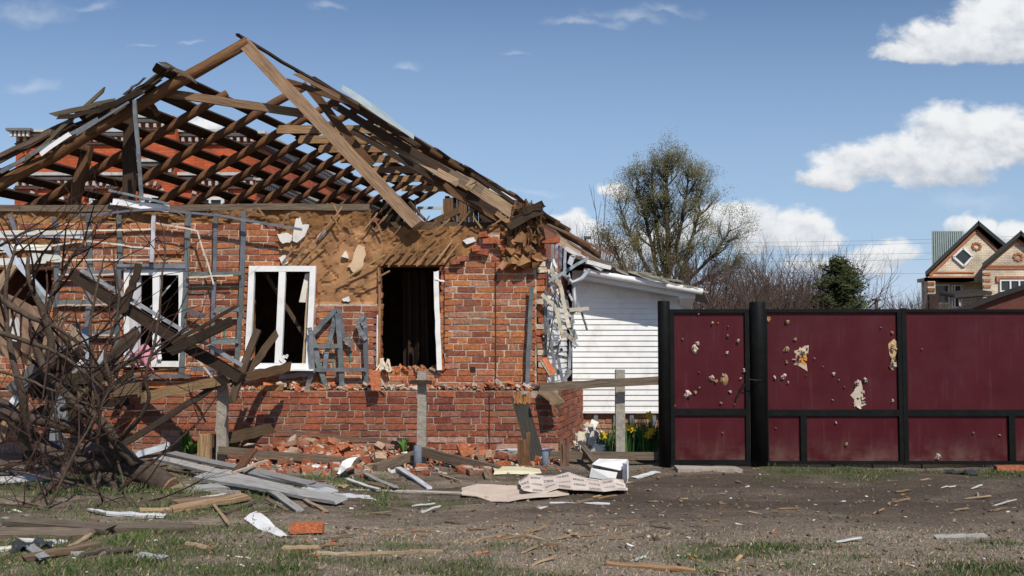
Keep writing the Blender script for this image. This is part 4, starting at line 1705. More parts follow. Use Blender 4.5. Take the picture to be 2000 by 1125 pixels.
nl.build('crown', 'leaf', pt)

# ------------------------------------------------------------------ red brick building behind
YR = 32.0
red = thing('red_building', 'large red brick building with white dentil cornices seen through the bare rafters', 'building', (Xp(250, YR), YR, 0))
KR = .1
def rx(px): return Xp(px, YR, 330)
def rz(py): return Zy(py, YR)


m = MB()
xs0, xs1 = rx(30), rx(500)
zt_ = rz(250)
def wallq(m, p0, p1, z0, z1, col=(1, 1, 1)):
    L = (Vector(p1) - Vector(p0)).length
    u0 = U(0, 3)
    m.add([(p0[0], p0[1], z0), (p1[0], p1[1], z0), (p1[0], p1[1], z1), (p0[0], p0[1], z1)], [(0, 1, 2, 3)], col, [(u0, z0), (u0 + L, z0), (u0 + L, z1), (u0, z1)])


def solid(m, x0, x1, y0, y1, z0, z1, k=0.0):
    a, b = (x0, y0), (x1, y0)
    c, d = (x1 + k * (y1 - y0), y1), (x0 + k * (y1 - y0), y1)
    for p, q in ((a, b), (b, c), (c, d), (d, a)):
        wallq(m, p, q, z0, z1)
    m.add([(a[0], a[1], z1), (b[0], b[1], z1), (c[0], c[1], z1), (d[0], d[1], z1)], [(0, 1, 2, 3)], (1, 1, 1))


solid(m, xs0, xs1, YR, YR + 22, 0, rz(262), KR)
solid(m, rx(262), rx(352), YR - .5, YR + 3, 0, rz(240))
m.build('wall', 'red_brickwork', red)
m = MB()
solid(m, rx(30), rx(66), YR - .3, YR + .8, rz(262) - .1, rz(272) + .1)
ch_ = m.build('chimney', 'red_brickwork', red)
m = MB()
m.bar(rx(24), rx(72), YR - .5, YR + 1, rz(261), rz(256), (.16, .16, .16))
for k in range(5):
    m.bar(rx(30 + k * 8), rx(34 + k * 8), YR - .42, YR - .3, rz(271), rz(261), (.6, .58, .55))
m.build('chimney_cap', 'plain', ch_)


def cornice(m, p0, p1, n_out, z, h=.5, col=(.45, .43, .40)):
    p0, p1 = Vector((p0[0], p0[1], z)), Vector((p1[0], p1[1], z))
    a = (p1 - p0)
    L = a.length
    a.normalize()
    nn = Vector(n_out)
    m.beam(p0 + nn * .14, p1 + nn * .14, .28, h * .22, (.45, .45, .44), seg=1, wob=0, jag=0)
    m.beam(p0 + nn * .08 - Vector((0, 0, h * .3)), p1 + nn * .08 - Vector((0, 0, h * .3)), .16, h * .18, col, seg=1, wob=0, jag=0)
    k = int(L / .22)
    for i in range(k):
        c = p0 + a * (L * (i + .5) / k) + nn * .07 - Vector((0, 0, h * .65))
        rot = Matrix((a, nn, Vector((0, 0, 1)))).transposed()
        m.box(c, (.085, .14, h * .34), rot, (.42, .40, .37))
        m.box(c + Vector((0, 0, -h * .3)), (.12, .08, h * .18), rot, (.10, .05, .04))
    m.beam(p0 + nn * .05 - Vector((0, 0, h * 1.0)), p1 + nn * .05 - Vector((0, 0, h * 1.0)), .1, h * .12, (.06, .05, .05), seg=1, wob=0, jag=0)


kd = Vector((KR, 1, 0)).normalized()
kN = Vector((1, -KR, 0)).normalized()
for (z, h) in ((rz(258), .40), (rz(342), .44)):
    m = MB()
    cornice(m, (xs0, YR), (rx(262), YR), (0, -1, 0), z, h)
    cornice(m, (rx(352), YR), (xs1, YR), (0, -1, 0), z, h)
    cornice(m, (rx(262), YR - .5), (rx(352), YR - .5), (0, -1, 0), z + (.35 if h < .5 else 0), h)
    cornice(m, (xs1, YR), (xs1 + KR * 22, YR + 22), kN, z, h)
    m.build('cornice', 'plain', red)
for i, (a, b) in enumerate([(70, 128), (178, 225), (290, 326), (385, 440)]):
    y = YR - (.5 if i == 2 else 0)
    w_ = thing('window', None, None, (0, 0, 0))
    w_.parent = red
    w_.location = Vector((rx((a + b) / 2), y, rz(450))) - red.location
    m = MB()
    for (c, d, e, f) in [(a, a + 6, 385, 450), (b - 6, b, 385, 450), (a + 6, b - 6, 385, 391), ((a + b) / 2 - 2, (a + b) / 2 + 2, 391, 450)]:
        m.bar(rx(c), rx(d), y - .1, y - .01, rz(f), rz(e), (.6, .6, .6))
    n_ = 9
    for k in range(n_):
        an = math.pi * k / (n_ - 1)
        m.box(((rx(a) + rx(b)) / 2 + math.cos(an) * (rx(b) - rx(a)) * .6, y - .06, rz(386) + math.sin(an) * .4), (.08, .08, .14), Matrix.Rotation(math.pi / 2 - an, 3, 'Y'), (.4, .36, .33) if k % 2 else (.1, .05, .04))
    m.build('window_frame', 'plain', w_)
    m = MB()
    m.bar(rx(a + 6), rx(b - 6), y - .03, y - .005, rz(450), rz(391), (.1, .1, .1))
    m.build('pane', 'glass', w_)
for k in range(6):
    m = MB()
    yy0 = 2 + k * 3.3
    p0 = Vector((xs1 + KR * yy0, YR + yy0, 0)) + kN * .02
    p1 = Vector((xs1 + KR * (yy0 + 1.2), YR + yy0 + 1.2, 0)) + kN * .02
    m.prism([p0 + Vector((0, 0, 4)), p1 + Vector((0, 0, 4)), p1 + Vector((0, 0, 5.6)), p0 + Vector((0, 0, 5.6))], -kN * .01, (.05, .05, .06))
    m.build('window', 'glass', red)

# ------------------------------------------------------------------ cream brick house far right
YC = 50.0
crm = thing('gabled_house', 'cream brick house with two dark edged gables and orange brick trim', 'house', (Xp(1950, YC), YC, 0))
def cx(px): return Xp(px, YC, 520)
def cz(py): return Zy(py, YC)


def bpoly(m, pts, Y, th=.3, col=(1, 1, 1)):
    v = [Vector((cx(x), Y, cz(y))) for x, y in pts]
    n = len(v)
    vs = v + [q + Vector((.48 * th, th, 0)) for q in v]
    fs = [tuple(range(n)), tuple(reversed(range(n, 2 * n)))] + [(i, i + n, (i + 1) % n + n, (i + 1) % n) for i in range(n)]
    m.add(vs, fs, col, [(q.x, q.z) for q in vs])


m = MB()
bpoly(m, [(1811, 541), (1908, 448), (2005, 541)], YC, 8)
bpoly(m, [(1811, 549), (1811, 541), (2005, 541), (2005, 549)], YC, 8)
m.bar(cx(1811), cx(1826), YC, YC + .4, 0, cz(541), (1, 1, 1))
bpoly(m, [(1818, 541), (2160, 541), (2160, 700), (1818, 700)], YC + 1.2, 6)
bpoly(m, [(1900, 524), (1968, 470), (2105, 580), (2105, 662), (1900, 662)], YC - 1.0, 9)
m.build('wall', 'cream_brickwork', crm)
m = MB()
for (a, b, c, d, Y) in [(1802, 540, 1909, 440, YC - .3), (1907, 440, 2030, 545, YC - .3), (1893, 527, 1969, 464, YC - 1.4), (1967, 464, 2120, 588, YC - 1.4)]:
    p0 = Vector((cx(a), Y, cz(b)))
    p1 = Vector((cx(c), Y, cz(d)))
    dy = Vector((4.6, 9.5, 0))
    n_ = Vector((0, 0, .22))
    m.add([p0, p1, p1 + n_, p0 + n_, p0 + dy, p1 + dy, p1 + n_ + dy, p0 + n_ + dy], [(0, 1, 2, 3), (7, 6, 5, 4), (0, 4, 5, 1), (3, 2, 6, 7), (0, 3, 7, 4), (1, 5, 6, 2)], (.03, .035, .035))
m.build('roof', 'plain', crm)
m = MB()
OB = (.38, .15, .075)
for (a, b, c, d, Y) in [(1815, 538, 1908, 451, YC), (1908, 451, 1998, 536, YC), (1903, 524, 1968, 473, YC - 1), (1968, 473, 2100, 578, YC - 1)]:
    m.beam((cx(a), Y - .03, cz(b)), (cx(c), Y - .03, cz(d)), .06, .14, OB, seg=1, wob=0, jag=0)
for (a, b, y, Y) in [(1811, 1902, 532, YC), (1811, 1902, 541, YC), (1900, 2105, 522, YC - 1), (1900, 2105, 527, YC - 1)]:
    m.bar(cx(a), cx(b), Y - .05, Y, cz(y + 1.5), cz(y - 1.5), OB)
for (x, y, Y) in [(1908, 481, YC), (1969, 505, YC - 1)]:
    for k in range(8):
        an = k * math.pi / 4
        m.box((cx(x) + math.cos(an) * .2, Y - .03, cz(y) + math.sin(an) * .16), (.13, .06, .1), None, OB)
    m.bar(cx(x - 10), cx(x - 6), Y - .05, Y, cz(y + 1.5), cz(y - 1.5), OB)
    m.bar(cx(x + 6), cx(x + 10), Y - .05, Y, cz(y + 1.5), cz(y - 1.5), OB)
for k in range(8):
    m.bar(cx(1901), cx(1915), YC - 1.05, YC - 1, cz(540 + k * 12), cz(535 + k * 12), OB)
    m.bar(cx(1811), cx(1824), YC - .05, YC, cz(557 + k * 12), cz(551 + k * 12), (.2, .09, .05))
m.bar(cx(1925), cx(1992), YC - 1.1, YC - 1, cz(546), cz(542), OB)
m.bar(cx(1925), cx(1930), YC - 1.1, YC - 1, cz(553), cz(546), OB)
m.bar(cx(1987), cx(1992), YC - 1.1, YC - 1, cz(553), cz(546), OB)
m.build('brick_trim', 'plain', crm)
m = MB()
m.bar(cx(1811), cx(1902), YC - .0, YC + 1.3, cz(549), cz(542), (.55, .38, .3))
m.build('balcony_lintel', 'plain', crm)


def cwin(a, b, c, d, Y, mull=()):
    t = thing('window', None, None, (0, 0, 0))
    t.parent = crm
    t.location = Vector((cx((a + b) / 2), Y, cz(d))) - crm.location
    m = MB()
    for (e, f, g, h) in [(a, a + 2.5, c, d), (b - 2.5, b, c, d), (a + 2.5, b - 2.5, c, c + 2.5), (a + 2.5, b - 2.5, d - 2.5, d)] + [(q - 1.5, q + 1.5, c + 2.5, d - 2.5) for q in mull]:
        m.bar(cx(e), cx(f), Y - .12, Y - .02, cz(h), cz(g), (.7, .7, .72))
    m.build('window_frame', 'vinyl', t)
    m = MB()
    m.bar(cx(a + 2), cx(b - 2), Y - .06, Y - .03, cz(d - 2), cz(c + 2), (.1, .1, .1))
    m.build('pane', 'glass', t)


cwin(1842, 1872, 553, 592, YC + 1.2)
cwin(1876, 1897, 554, 600, YC + 1.2, (1882,))
cwin(1931, 1988, 549, 572, YC - 1, (1951, 1968))
t = thing('window', 'diamond shaped window', None, (0, 0, 0))
t.parent = crm
t.location = Vector((cx(1880), YC, cz(519))) - crm.location
m = MB()
di = [(1880, 484), (1899, 501), (1881, 520), (1861, 502)]
for i in range(4):
    a, b = di[i], di[(i + 1) % 4]
    m.beam((cx(a[0]), YC - .06, cz(a[1])), (cx(b[0]), YC - .06, cz(b[1])), .1, .1, (.75, .75, .78), seg=1, wob=0, jag=0)
m.build('window_frame', 'vinyl', t)
m = MB()
m.prism([(cx(x), YC - .04, cz(y)) for x, y in di], (0, .03, 0), (.1, .1, .1))
m.build('pane', 'glass', t)

# grey ribbed metal wall/roof behind it
m = MB()
YM = 60
x = 1822
while x < 1885:
    for (q0, q1, yo, cc) in ((x, x + 2.2, -.05, (.30, .36, .36)), (x + 2.2, x + 4.2, 0, (.34, .41, .41))):
        a, b = Xp(q0, YM), Xp(q1, YM)
        m.prism([(a, YM + yo, 0), (b, YM + yo, 0), (b + 3, YM + 6, 0), (a + 3, YM + 6, 0)], (0, 0, Zy(451, YM)), cc)
    x += 4.2
tag(m.build('metal_shed', 'roof_metal'), 'tall pale grey ribbed metal block behind the left slope of the cream house', 'building')
# dark outbuilding roof right, in front of the cream house
YD = 28
od = thing('dark_outbuilding', 'low dark red outbuilding with black sloping roof at the right edge', 'outbuilding', (Xp(1960, YD), YD, 0))
m = MB()
m.prism([P(1868, 603, YD), P(1950, 572, YD), P(2060, 535, YD), P(2060, 545, YD), P(1950, 582, YD), P(1875, 612, YD)], (2.4, 5, 0), (.02, .018, .018))
m.build('roof', 'plain', od)
m = MB()
a = P(1880, 612, YD + .2)
m.prism([Vector((a.x, YD + .2, 0)), Vector((P(2060, 545, YD).x, YD + .2, 0)), P(2060, 543, YD + .2), P(1950, 581, YD + .2), P(1885, 608, YD + .2)], (2.1, 4.5, 0), (.10, .03, .02))
m.build('wall', 'plain', od)
cpy = MB()
for i in range(12):
    p = P(1868 + i * 6, 578 - i * .5, 40)
    cpy.tube([p, p + Vector((0, 1.4, .15))], .09, 6, (.05, .04, .03))
cpy.beam(P(1875, 600, 40.2), P(1872, 578, 40.2), .06, .06, (.5, .4, .3))
cpy.beam(P(1868, 582, 40.1), P(1940, 578, 40.1), .08, .06, (.05, .04, .03))
cpy.beam(Vector((P(1938, 590, 40.2).x, 40.2, 0)), P(1938, 578, 40.2), .08, .08, (.1, .07, .05))
cpy.beam(Vector((P(1875, 590, 40.2).x, 40.2, 0)), P(1875, 598, 40.2), .08, .08, (.1, .07, .05))
tag(cpy.build('canopy', 'plain'), 'small corrugated dark canopy in front of the cream house', 'canopy')
m = MB()
m.bar(Xp(1816, 46), Xp(1834, 46), 46, 46.1, Zy(640, 46), Zy(574, 46), (.05, .03, .025))
m.beam((Xp(1818, 46), 46.2, 0), (Xp(1818, 46), 46.2, Zy(576, 46)), .08, .08, WD_DARK)
m.beam((Xp(1832, 46), 46.2, 0), (Xp(1832, 46), 46.2, Zy(576, 46)), .08, .08, WD_DARK)
tag(m.build('board_screen', 'timber'), 'dark upright board screen at the left corner of the cream house', 'screen')
# utility pole
m = MB()
m.tube([(Xp(1712, 70), 70, 0), (Xp(1712, 70), 70, Zy(584, 70))], .14, 8, (.12, .10, .09))
m.box((Xp(1712, 70), 70, Zy(585, 70)), (.5, .4, .12), None, (.12, .1, .09))
tag(m.build('utility_pole', 'plain'), 'distant wooden utility pole top left of the cream house', 'pole')
# power lines
for i, (y0, y1) in enumerate([(474, 461), (484, 468), (498, 488), (512, 500), (530, 528)]):
    m = MB()
    pts = []
    for k in range(13):
        t = k / 12
        p = P(1380 + 900 * t, y0 + (y1 - y0) * t * 2 + 6 * math.sin(math.pi * t), 80)
        pts.append(p)
    pts = [P(200, y0 + 24, 80)] + pts
    m.tube(pts, .009, 4, (.12, .12, .13), cap=False)
    tag(m.build('power_line', 'plain'), ['topmost', 'second', 'third', 'fourth', 'lowest'][i] + ' of the thin power lines crossing the low clouds', 'cable', 'power lines above the gate')
# twig-top street lamp head on roof (small dark box above annex roof)
m = MB()
m.tube([(Xp(1144, 30), 30, 0), (Xp(1144, 30), 30, Zy(467, 30))], .04, 6, (.1, .1, .1))
m.box((Xp(1148, 30), 30, Zy(464, 30)), (.22, .15, .09), None, (.06, .06, .06), .01)
tag(m.build('lamp_post', 'plain'), 'small dark lamp head on a pole above the torn annex roof', 'lamp')

# ------------------------------------------------------------------ concrete fence posts, rails
def cpost(px, w, top, bot, Y, label):
    m = MB()
    c = Xp(px, Y, 800)
    wd = w * Y / F
    z0, z1 = Zy(bot, Y), Zy(top, Y)
    n = 7
    for i in range(n):
        pass
    m.beam((c, Y, min(z0, hgt(c, Y)) - .05), (c, Y, z1), wd, wd * .9, (.33, .30, .255), up=(0, -1, 0), seg=9, wob=.0025, jag=.025)
    tag(m.build('concrete_post', 'concrete'), label, 'post', 'concrete posts of the broken yard fence')


cpost(435, 19, 722, 905, 12.2, 'pale concrete post under the fallen beams, leftmost')
cpost(824, 17, 728, 905, 12.2, 'pale concrete post in front of the dark window opening')
cpost(1211, 18, 723, 905, 12.2, 'pale concrete post among the daffodils')


def board(name, pts, w, h, col, label, cat='board', group=None, matn='timber', up=(0, 0, 1), **kw):
    m = MB()
    m.beam(pts[0], pts[1], w, h, vary(col, .06), up=up, **kw)
    o = m.build(name, matn)
    return tag(o, label, cat, group)


Yf = 12.1
board('wooden_rail', (P(1055, 756, Yf - .12), P(1284, 743, Yf - .12)), .04, .095, WD_GREY, 'weathered horizontal rail nailed across the daffodil post, meeting the gate post', 'rail', seg=8)
m = MB()
m.beam(P(802, 746, Yf - .02), P(842, 747, Yf - .02), .08, .045, WD_DARK)
tag(m.build('wooden_bracket', 'timber'), 'rotten bracket stub across the concrete post before the dark opening', 'bracket')
m = MB()
m.beam(P(428, 745, Yf - .02), P(452, 745, Yf - .02), .08, .045, WD_DARK)
tag(m.build('wooden_bracket', 'timber'), 'rotten bracket stub across the leftmost concrete post', 'bracket')
board('kerb_board', (P(1074, 889, Yf), P(1286, 891, Yf)), .06, .09, WD_GREY, 'weathered low board edging the daffodil bed', seg=6)
board('kerb_board', (G(255, 893) + Vector((0, .3, .05)), G(440, 900) + Vector((0, .25, .06))), .07, .11, WD_GREY, 'mossy low board at ground level left of the splintered stump', seg=6)
board('kerb_board', (P(430, 880, 12.1), P(700, 903, 12.0)), .06, .09, WD_GREY, 'long low board among the bricks right of the leftmost concrete post', seg=8)
board('kerb_board', (G(735, 922) + Vector((0, 0, .02)), P(812, 888, 12.1)), .06, .10, WD_GREY, 'sloping board propped on the left of the grey pipe stub', seg=5)
board('kerb_board', (P(826, 883, 12.1), G(975, 922) + Vector((0, 0, .03))), .06, .11, (.15, .11, .08), 'sloping dark board running right from the grey pipe stub', seg=6)


def stub(px, top, r, label, col=(.17, .20, .25)):
    m = MB()
    c = Xp(px, 11.85, 880)
    z = Zy(top, 11.85)
    rr = r * 11.85 / F
    m.tube([(c, 11.85, -.1), (c, 11.85, z - .01), (c, 11.85, z)], [rr, rr, rr * .8], 14, col)
    tag(m.build('pipe_stub', 'concrete', None, True), label, 'pipe', 'grey pipe stubs along the fence line')


stub(816, 870, 8, 'grey pipe stub at the foot of the concrete post before the opening')
stub(1065, 882, 7, 'grey pipe stub at the foot of the leaning dark plank')
# wooden stumps
def stump(px0, px1, top, bot, Y, col, label, n=5):
    m = MB()
    for i in range(n):
        x = px0 + (px1 - px0) * (i + .5) / n
        m.beam(Vector((Xp(x, Y, 880), Y + U(-.03, .03), Zy(bot, Y) - .03)), P(x + U(-2, 2), top + U(0, 14), Y + U(-.03, .03)), (px1 - px0) / n * Y / F * 1.15, .07, vary(col, .2), up=(0, -1, 0), seg=5, wob=.004, jag=.05)
    tag(m.build('wooden_stump', 'timber'), label, 'stump', 'snapped wooden fence stumps')


stump(387, 412, 846, 906, 11.9, (.38, .25, .13), 'yellow splintered wooden stump beside the grey plank pile')
stump(1012, 1034, 852, 908, 11.95, (.17, .085, .045), 'brown split stump behind the leaning dark plank', 3)
stump(1094, 1110, 860, 916, 11.8, (.20, .12, .08), 'short split stump with red rot right of the leaning plank', 3)
board('leaning_plank', (G(1052, 908) + Vector((0, .1, 0)), P(1014, 780, 12.3)), .19, .04, (.06, .057, .05), 'wide dark weathered plank leaning on the plinth corner', up=(0, -1, 0), seg=6, jag=.06)
m = MB()
for i in range(7):
    m.beam(P(1005 + i * 5, 786, 12.28), P(1004 + i * 5 + U(-3, 3), 770 + U(-4, 6), 12.3), .03, .025, vary(WD_ORANGE, .2), up=(0, -1, 0), seg=3, jag=.03)
tag(m.build('splintered_wood', 'timber'), 'orange splinters at the top of the leaning dark plank', 'splinters')
m = MB()
m.beam(P(1062, 764, 12.95), P(1090, 786, 12.7), .13, .11, (.30, .21, .13), up=(0, -1, 0), seg=4, wob=.012, jag=.06)
tag(m.build('wood_block', 'timber'), 'rough pale wood block lying on the plinth corner', 'log')
# ------------------------------------------------------------------ fallen beams on the left
BL = [
    ('fallen_beam', (146, 540, 12.2), (462, 735, 11.9), .19, .10, (.075, .05, .035), 'long dark fallen beam running down across the left window'),
    ('fallen_beam', (240, 606, 11.9), (268, 532, 11.9), .13, .05, (.09, .06, .04), 'short dark board standing up from the long fallen beam'),
    ('fallen_beam', (345, 682, 11.7), (450, 630, 11.6), .15, .06, (.06, .042, .03), 'thick short dark beam pointing right above the long fallen beam'),
    ('fallen_beam', (350, 662, 11.75), (456, 602, 11.6), .055, .04, (.11, .075, .05), 'thin dark batten pointing right above the short thick beam'),
    ('fallen_beam', (456, 772, 11.9), (500, 655, 12.1), .12, .06, (.16, .11, .075), 'brown board rising steeply right of the leftmost concrete post'),
    ('fallen_beam', (468, 745, 12.1), (534, 662, 12.4), .14, .05, (.13, .085, .05), 'brown board leaning up to the middle window sill'),
    ('fallen_beam', (474, 738, 12.0), (558, 718, 12.5), .16, .05, (.15, .085, .045), 'brown pointed board lying towards the middle window sill'),
    ('fallen_beam', (285, 775, 11.8), (432, 742, 12.0), .17, .05, (.30, .19, .10), 'wide sunlit brown board left of the leftmost concrete post'),
    ('fallen_beam', (250, 862, 11.9), (432, 748, 12.05), .10, .08, (.085, .065, .05), 'dark beam sloping down left from the concrete post top'),
    ('fallen_beam', (70, 700, 11.0), (120, 620, 11.5), .18, .05, (.28, .18, .11), 'tan board stump deep in the left debris heap'),
    ('fallen_beam', (150, 800, 12.4), (148, 640, 12.6), .14, .05, (.36, .28, .2), 'pale upright wooden post behind the fallen tree'),
    ('fallen_beam', (108, 895, 11.0), (128, 690, 11.8), .22, .04, (.20, .21, .22), 'broad grey board leaning upright behind the fallen tree'),
    ('fallen_beam', (0, 860, 11.2), (100, 640, 11.8), .14, .05, (.34, .21, .12), 'sunlit tan board leaning behind the fallen tree at far left'),
    ('fallen_beam', (-30, 600, 11.6), (20, 525, 11.6), .15, .05, (.42, .31, .2), 'pale board end at the left edge beside the dark window'),
    ('fallen_beam', (60, 870, 11.4), (250, 735, 11.6), .10, .08, (.05, .04, .03), 'dark beam crossing low behind the fallen tree'),
    ('fallen_beam', (100, 850, 11.3), (185, 905, 11.3), .14, .08, (.07, .05, .04), 'dark short beam lying under the fallen tree'),
    ('fallen_beam', (415, 862, 12.3), (520, 838, 12.6), .20, .04, (.13, .085, .05), 'brown board triangle lying against the plinth right of the leftmost post'),
    ('fallen_beam', (485, 835, 12.75), (805, 868, 12.75), .06, .05, (.22, .14, .1), 'long thin batten lying on the rubble along the plinth'),
]
for (n, a, b, w_, h_, c, l) in BL:
    c = tuple(q * (.62 if c[0] < .2 else .85) for q in c)
    board(n, (P(*a), P(*b)), w_ * .74, h_, c, l, 'beam', up=(0, -1, 0), seg=8, jag=.12, wob=.010, taper=U(.8, 1.0))
ML = [((160, 528, 12.1), (470, 712, 11.8), .045, (.34, .36, .38), 'long bright metal strip lying along the top of the long fallen beam'),
      ((15, 800, 11.3), (95, 690, 11.4), .09, (.72, .73, .74), 'white strip leaning steeply at the left behind the fallen tree'),
      ((100, 745, 11.5), (160, 705, 11.6), .07, (.70, .70, .70), 'short white strip left of the pale upright post'),
      ((150, 790, 11.9), (205, 690, 12.0), .06, (.40, .45, .5), 'blue grey metal strip right of the pale upright post'),
      ((165, 640, 12.6), (180, 750, 12.4), .09, (.35, .40, .45), 'crumpled grey metal strip left of the left window'),
      ((155, 780, 11.9), (200, 740, 12), .05, (.45, .48, .5), 'thin bright metal offcut low behind the branches'),
      ((240, 895, 11.6), (330, 870, 11.9), .07, (.5, .53, .57), 'pale strip lying at the base of the plinth left'),
      ((370, 680, 12.6), (412, 735, 12.5), .025, (.6, .5, .4), 'thin pale lath leaning right of the left window'),
      ((735, 728, 12.9), (755, 757, 12.9), .02, (.6, .5, .4), 'thin torn strip at the left foot of the dark opening')]
for (a, b, w_, c, l) in ML:
    board('metal_strip', (P(*a), P(*b)), w_, .012, c, l, 'strip', matn='galvanised', up=(0, -1, 0), seg=4, jag=.03)
# brown bent sheet at far left, with a pale patch
m = MB()
g_ = []
for i in range(9):
    t = i / 8
    g_.append([P(-60 + 190 * t + 10 * math.sin(j * 1.1), 560 + 90 * t * t + j * 26 - 12 * t * j * .3, 11.5 + .25 * math.sin(t * 5 + j * .5)) for j in range(6)])
m.sheet(g_, (.20, .125, .08), .01)
tag(m.build('hardboard_sheet', 'plain'), 'bent brown hardboard sheet at the far left behind the branches', 'sheet')
m = MB()
m.prism([P(15, 655, 11.2), P(20, 622, 11.2), P(34, 620, 11.2), P(42, 650, 11.2), P(36, 668, 11.2), P(18, 664, 11.2)], (0, .02, 0), (.55, .54, .52))
tag(m.build('insulation_scrap', 'paper'), 'pale scrap on the brown sheet at far left', 'scrap')
# dark backing clutter in the heap
random.seed(11)
clab = ['dark', 'brown', 'grey', 'charred', 'weathered', 'narrow']
for i in range(22):
    a = (U(-20, 190), U(700, 900), U(11.3, 12.3))
    an = U(-.9, .9)
    L = U(60, 150)
    b = (a[0] + L * math.cos(an), a[1] - L * abs(math.sin(an)), a[2] + U(-.3, .4))
    kk = random.randint(0, 4)
    c = [(.03, .022, .016), (.045, .03, .022), (.07, .05, .035), (.13, .09, .055), (.13, .13, .13)][kk]
    hl = '%s board %s in the heap behind the tree, %s' % (['charred', 'dark', 'dull brown', 'brown', 'grey'][kk], 'rising steeply' if abs(an) > .5 else 'lying flat', ('left side' if a[0] < 50 else 'middle' if a[0] < 120 else 'right side') + (', high up' if a[1] < 780 else ', low down'))
    board('heap_board', (P(*a), P(*b)), U(.06, .14), U(.025, .06), c, hl, 'board', 'broken boards in the left heap', up=(0, -1, 0), seg=4, jag=.07)

# pink cloth on the window sill
m = MB()
g_ = []
for i in range(9):
    row = []
    for j in range(7):
        s, t = i / 8, j / 6
        x = 250 + 52 * s + 5 * math.sin(j * 1.4)
        y = 686 + 34 * t + 8 * math.sin(i * .9) * (1 - t) - 8 * math.sin(s * 3.1) + (6 * s if t > .5 else 0)
        row.append(P(x - (6 * t if s > .5 else -2 * t), y, 12.75 + .07 * math.sin(i * 1.3 + j * .8)))
    g_.append(row)
m.sheet(g_, (.62, .27, .36), .006)
tag(m.build('pink_cloth', 'cloth', None, True), 'crumpled pink cloth hanging over the sill of the left window', 'cloth')

# ------------------------------------------------------------------ fallen fruit tree, left foreground
random.seed(33)
ft = thing('fallen_tree', 'uprooted bare fruit tree with tangled branches lying at the left in front of the ruin', 'tree', G(200, 950))
tk = MB()
br = MB()
TC = (.085, .062, .048)


def limb(pts, r0, r1, twigs=6, mb=tk, tl=(.25, .6), col=TC, tw=True):
    wp_ = [P(*p) for p in pts]
    # smooth the path
    fine_ = []
    for i in range(len(wp_) - 1):
        a = wp_[max(0, i - 1)]
        b, c = wp_[i], wp_[i + 1]
        d = wp_[min(len(wp_) - 1, i + 2)]
        for k in range(4):
            t = k / 4
            q = .5 * ((2 * b) + (c - a) * t + (2 * a - 5 * b + 4 * c - d) * t * t + (3 * b - a - 3 * c + d) * t ** 3)
            q += Vector((U(-1, 1), U(-1, 1), U(-1, 1))) * .008
            fine_.append(q)
    fine_.append(wp_[-1])
    n = len(fine_)
    rad = [r0 + (r1 - r0) * i / (n - 1) for i in range(n)]
    mb.tube(fine_, rad, 9 if r0 > .03 else 6, vary(col, .12), rough=.07)
    if tw:
        for k in range(twigs):
            i = random.randint(n // 4, n - 1)
            dd = (fine_[min(i + 1, n - 1)] - fine_[max(i - 1, 0)]).normalized()
            side = Matrix.Rotation(U(0, 6.28), 3, dd) @ dd.orthogonal().normalized()
            nd = (dd * .7 + side * U(.5, 1.2) + Vector((0, -.1, .25))).normalized()
            grow(br, fine_[i], nd, U(*tl) * 1.25, min(rad[i] * .7, .016), 2, 3 if R() < .6 else 4, .7, None, .15, (1, 2), 5, vary((.055, .031, .025), .25), .75, .12)


limb([(330, 952, 10.2), (285, 925, 10.3), (225, 905, 10.4), (150, 905, 10.4), (80, 870, 10.4), (10, 800, 10.5), (-60, 760, 10.6)], .125, .075, 8)
limb([(245, 900, 10.3), (205, 860, 10.3), (120, 830, 10.2), (40, 815, 10.2), (-60, 800, 10.1)], .07, .05, 8)
limb([(265, 905, 10.2), (232, 870, 10.1), (205, 830, 10.0), (140, 780, 10.0), (85, 715, 10.1), (60, 640, 10.2)], .06, .03, 8)
limb([(190, 925, 10.2), (180, 985, 9.9), (170, 1040, 9.5)], .05, .03, 2)
limb([(205, 935, 10.2), (225, 950, 9.9), (215, 1000, 9.5), (190, 1045, 9.2)], .035, .02, 3)
limb([(85, 830, 10.3), (100, 760, 10.2), (75, 700, 10.3), (95, 600, 10.4), (130, 520, 10.5), (165, 470, 10.6)], .05, .014, 9)
limb([(60, 860, 10.3), (40, 760, 10.0), (20, 680, 10.0), (10, 580, 10.0), (30, 480, 10.0)], .045, .014, 9)
limb([(120, 800, 10.1), (170, 770, 9.9), (182, 700, 9.9), (175, 640, 9.9), (190, 560, 10), (205, 500, 10)], .03, .008, 7)
limb([(100, 720, 10.1), (95, 640, 10.0), (60, 560, 9.9), (55, 500, 9.9)], .045, .016, 7)
limb([(210, 860, 10.2), (190, 800, 10.0), (215, 750, 9.8), (205, 690, 9.8), (230, 620, 9.8), (228, 540, 9.8), (212, 505, 9.8)], .03, .007, 7)
limb([(225, 870, 10.1), (270, 820, 9.8), (290, 780, 9.7), (285, 730, 9.6), (305, 660, 9.6), (315, 560, 9.6), (322, 470, 9.7), (310, 430, 9.7)], .026, .006, 7)
limb([(205, 740, 9.9), (260, 700, 9.7), (320, 670, 9.6), (370, 640, 9.6)], .018, .005, 6)
limb([(190, 780, 10), (260, 740, 9.8), (330, 720, 9.7), (400, 715, 9.7)], .014, .004, 4)
limb([(140, 900, 10.2), (90, 960, 9.6), (30, 1010, 9.2), (-40, 1040, 9.0)], .04, .02, 6)
limb([(260, 1010, 9.3), (190, 960, 9.5), (120, 940, 9.4), (20, 920, 9.3)], .018, .008, 6)
limb([(60, 1050, 8.9), (110, 960, 9.0), (170, 840, 9.2), (235, 720, 9.4)], .02, .006, 8)
limb([(-30, 720, 9.8), (50, 740, 9.7), (120, 770, 9.7), (220, 800, 9.7), (340, 800, 9.8)], .018, .005, 8)
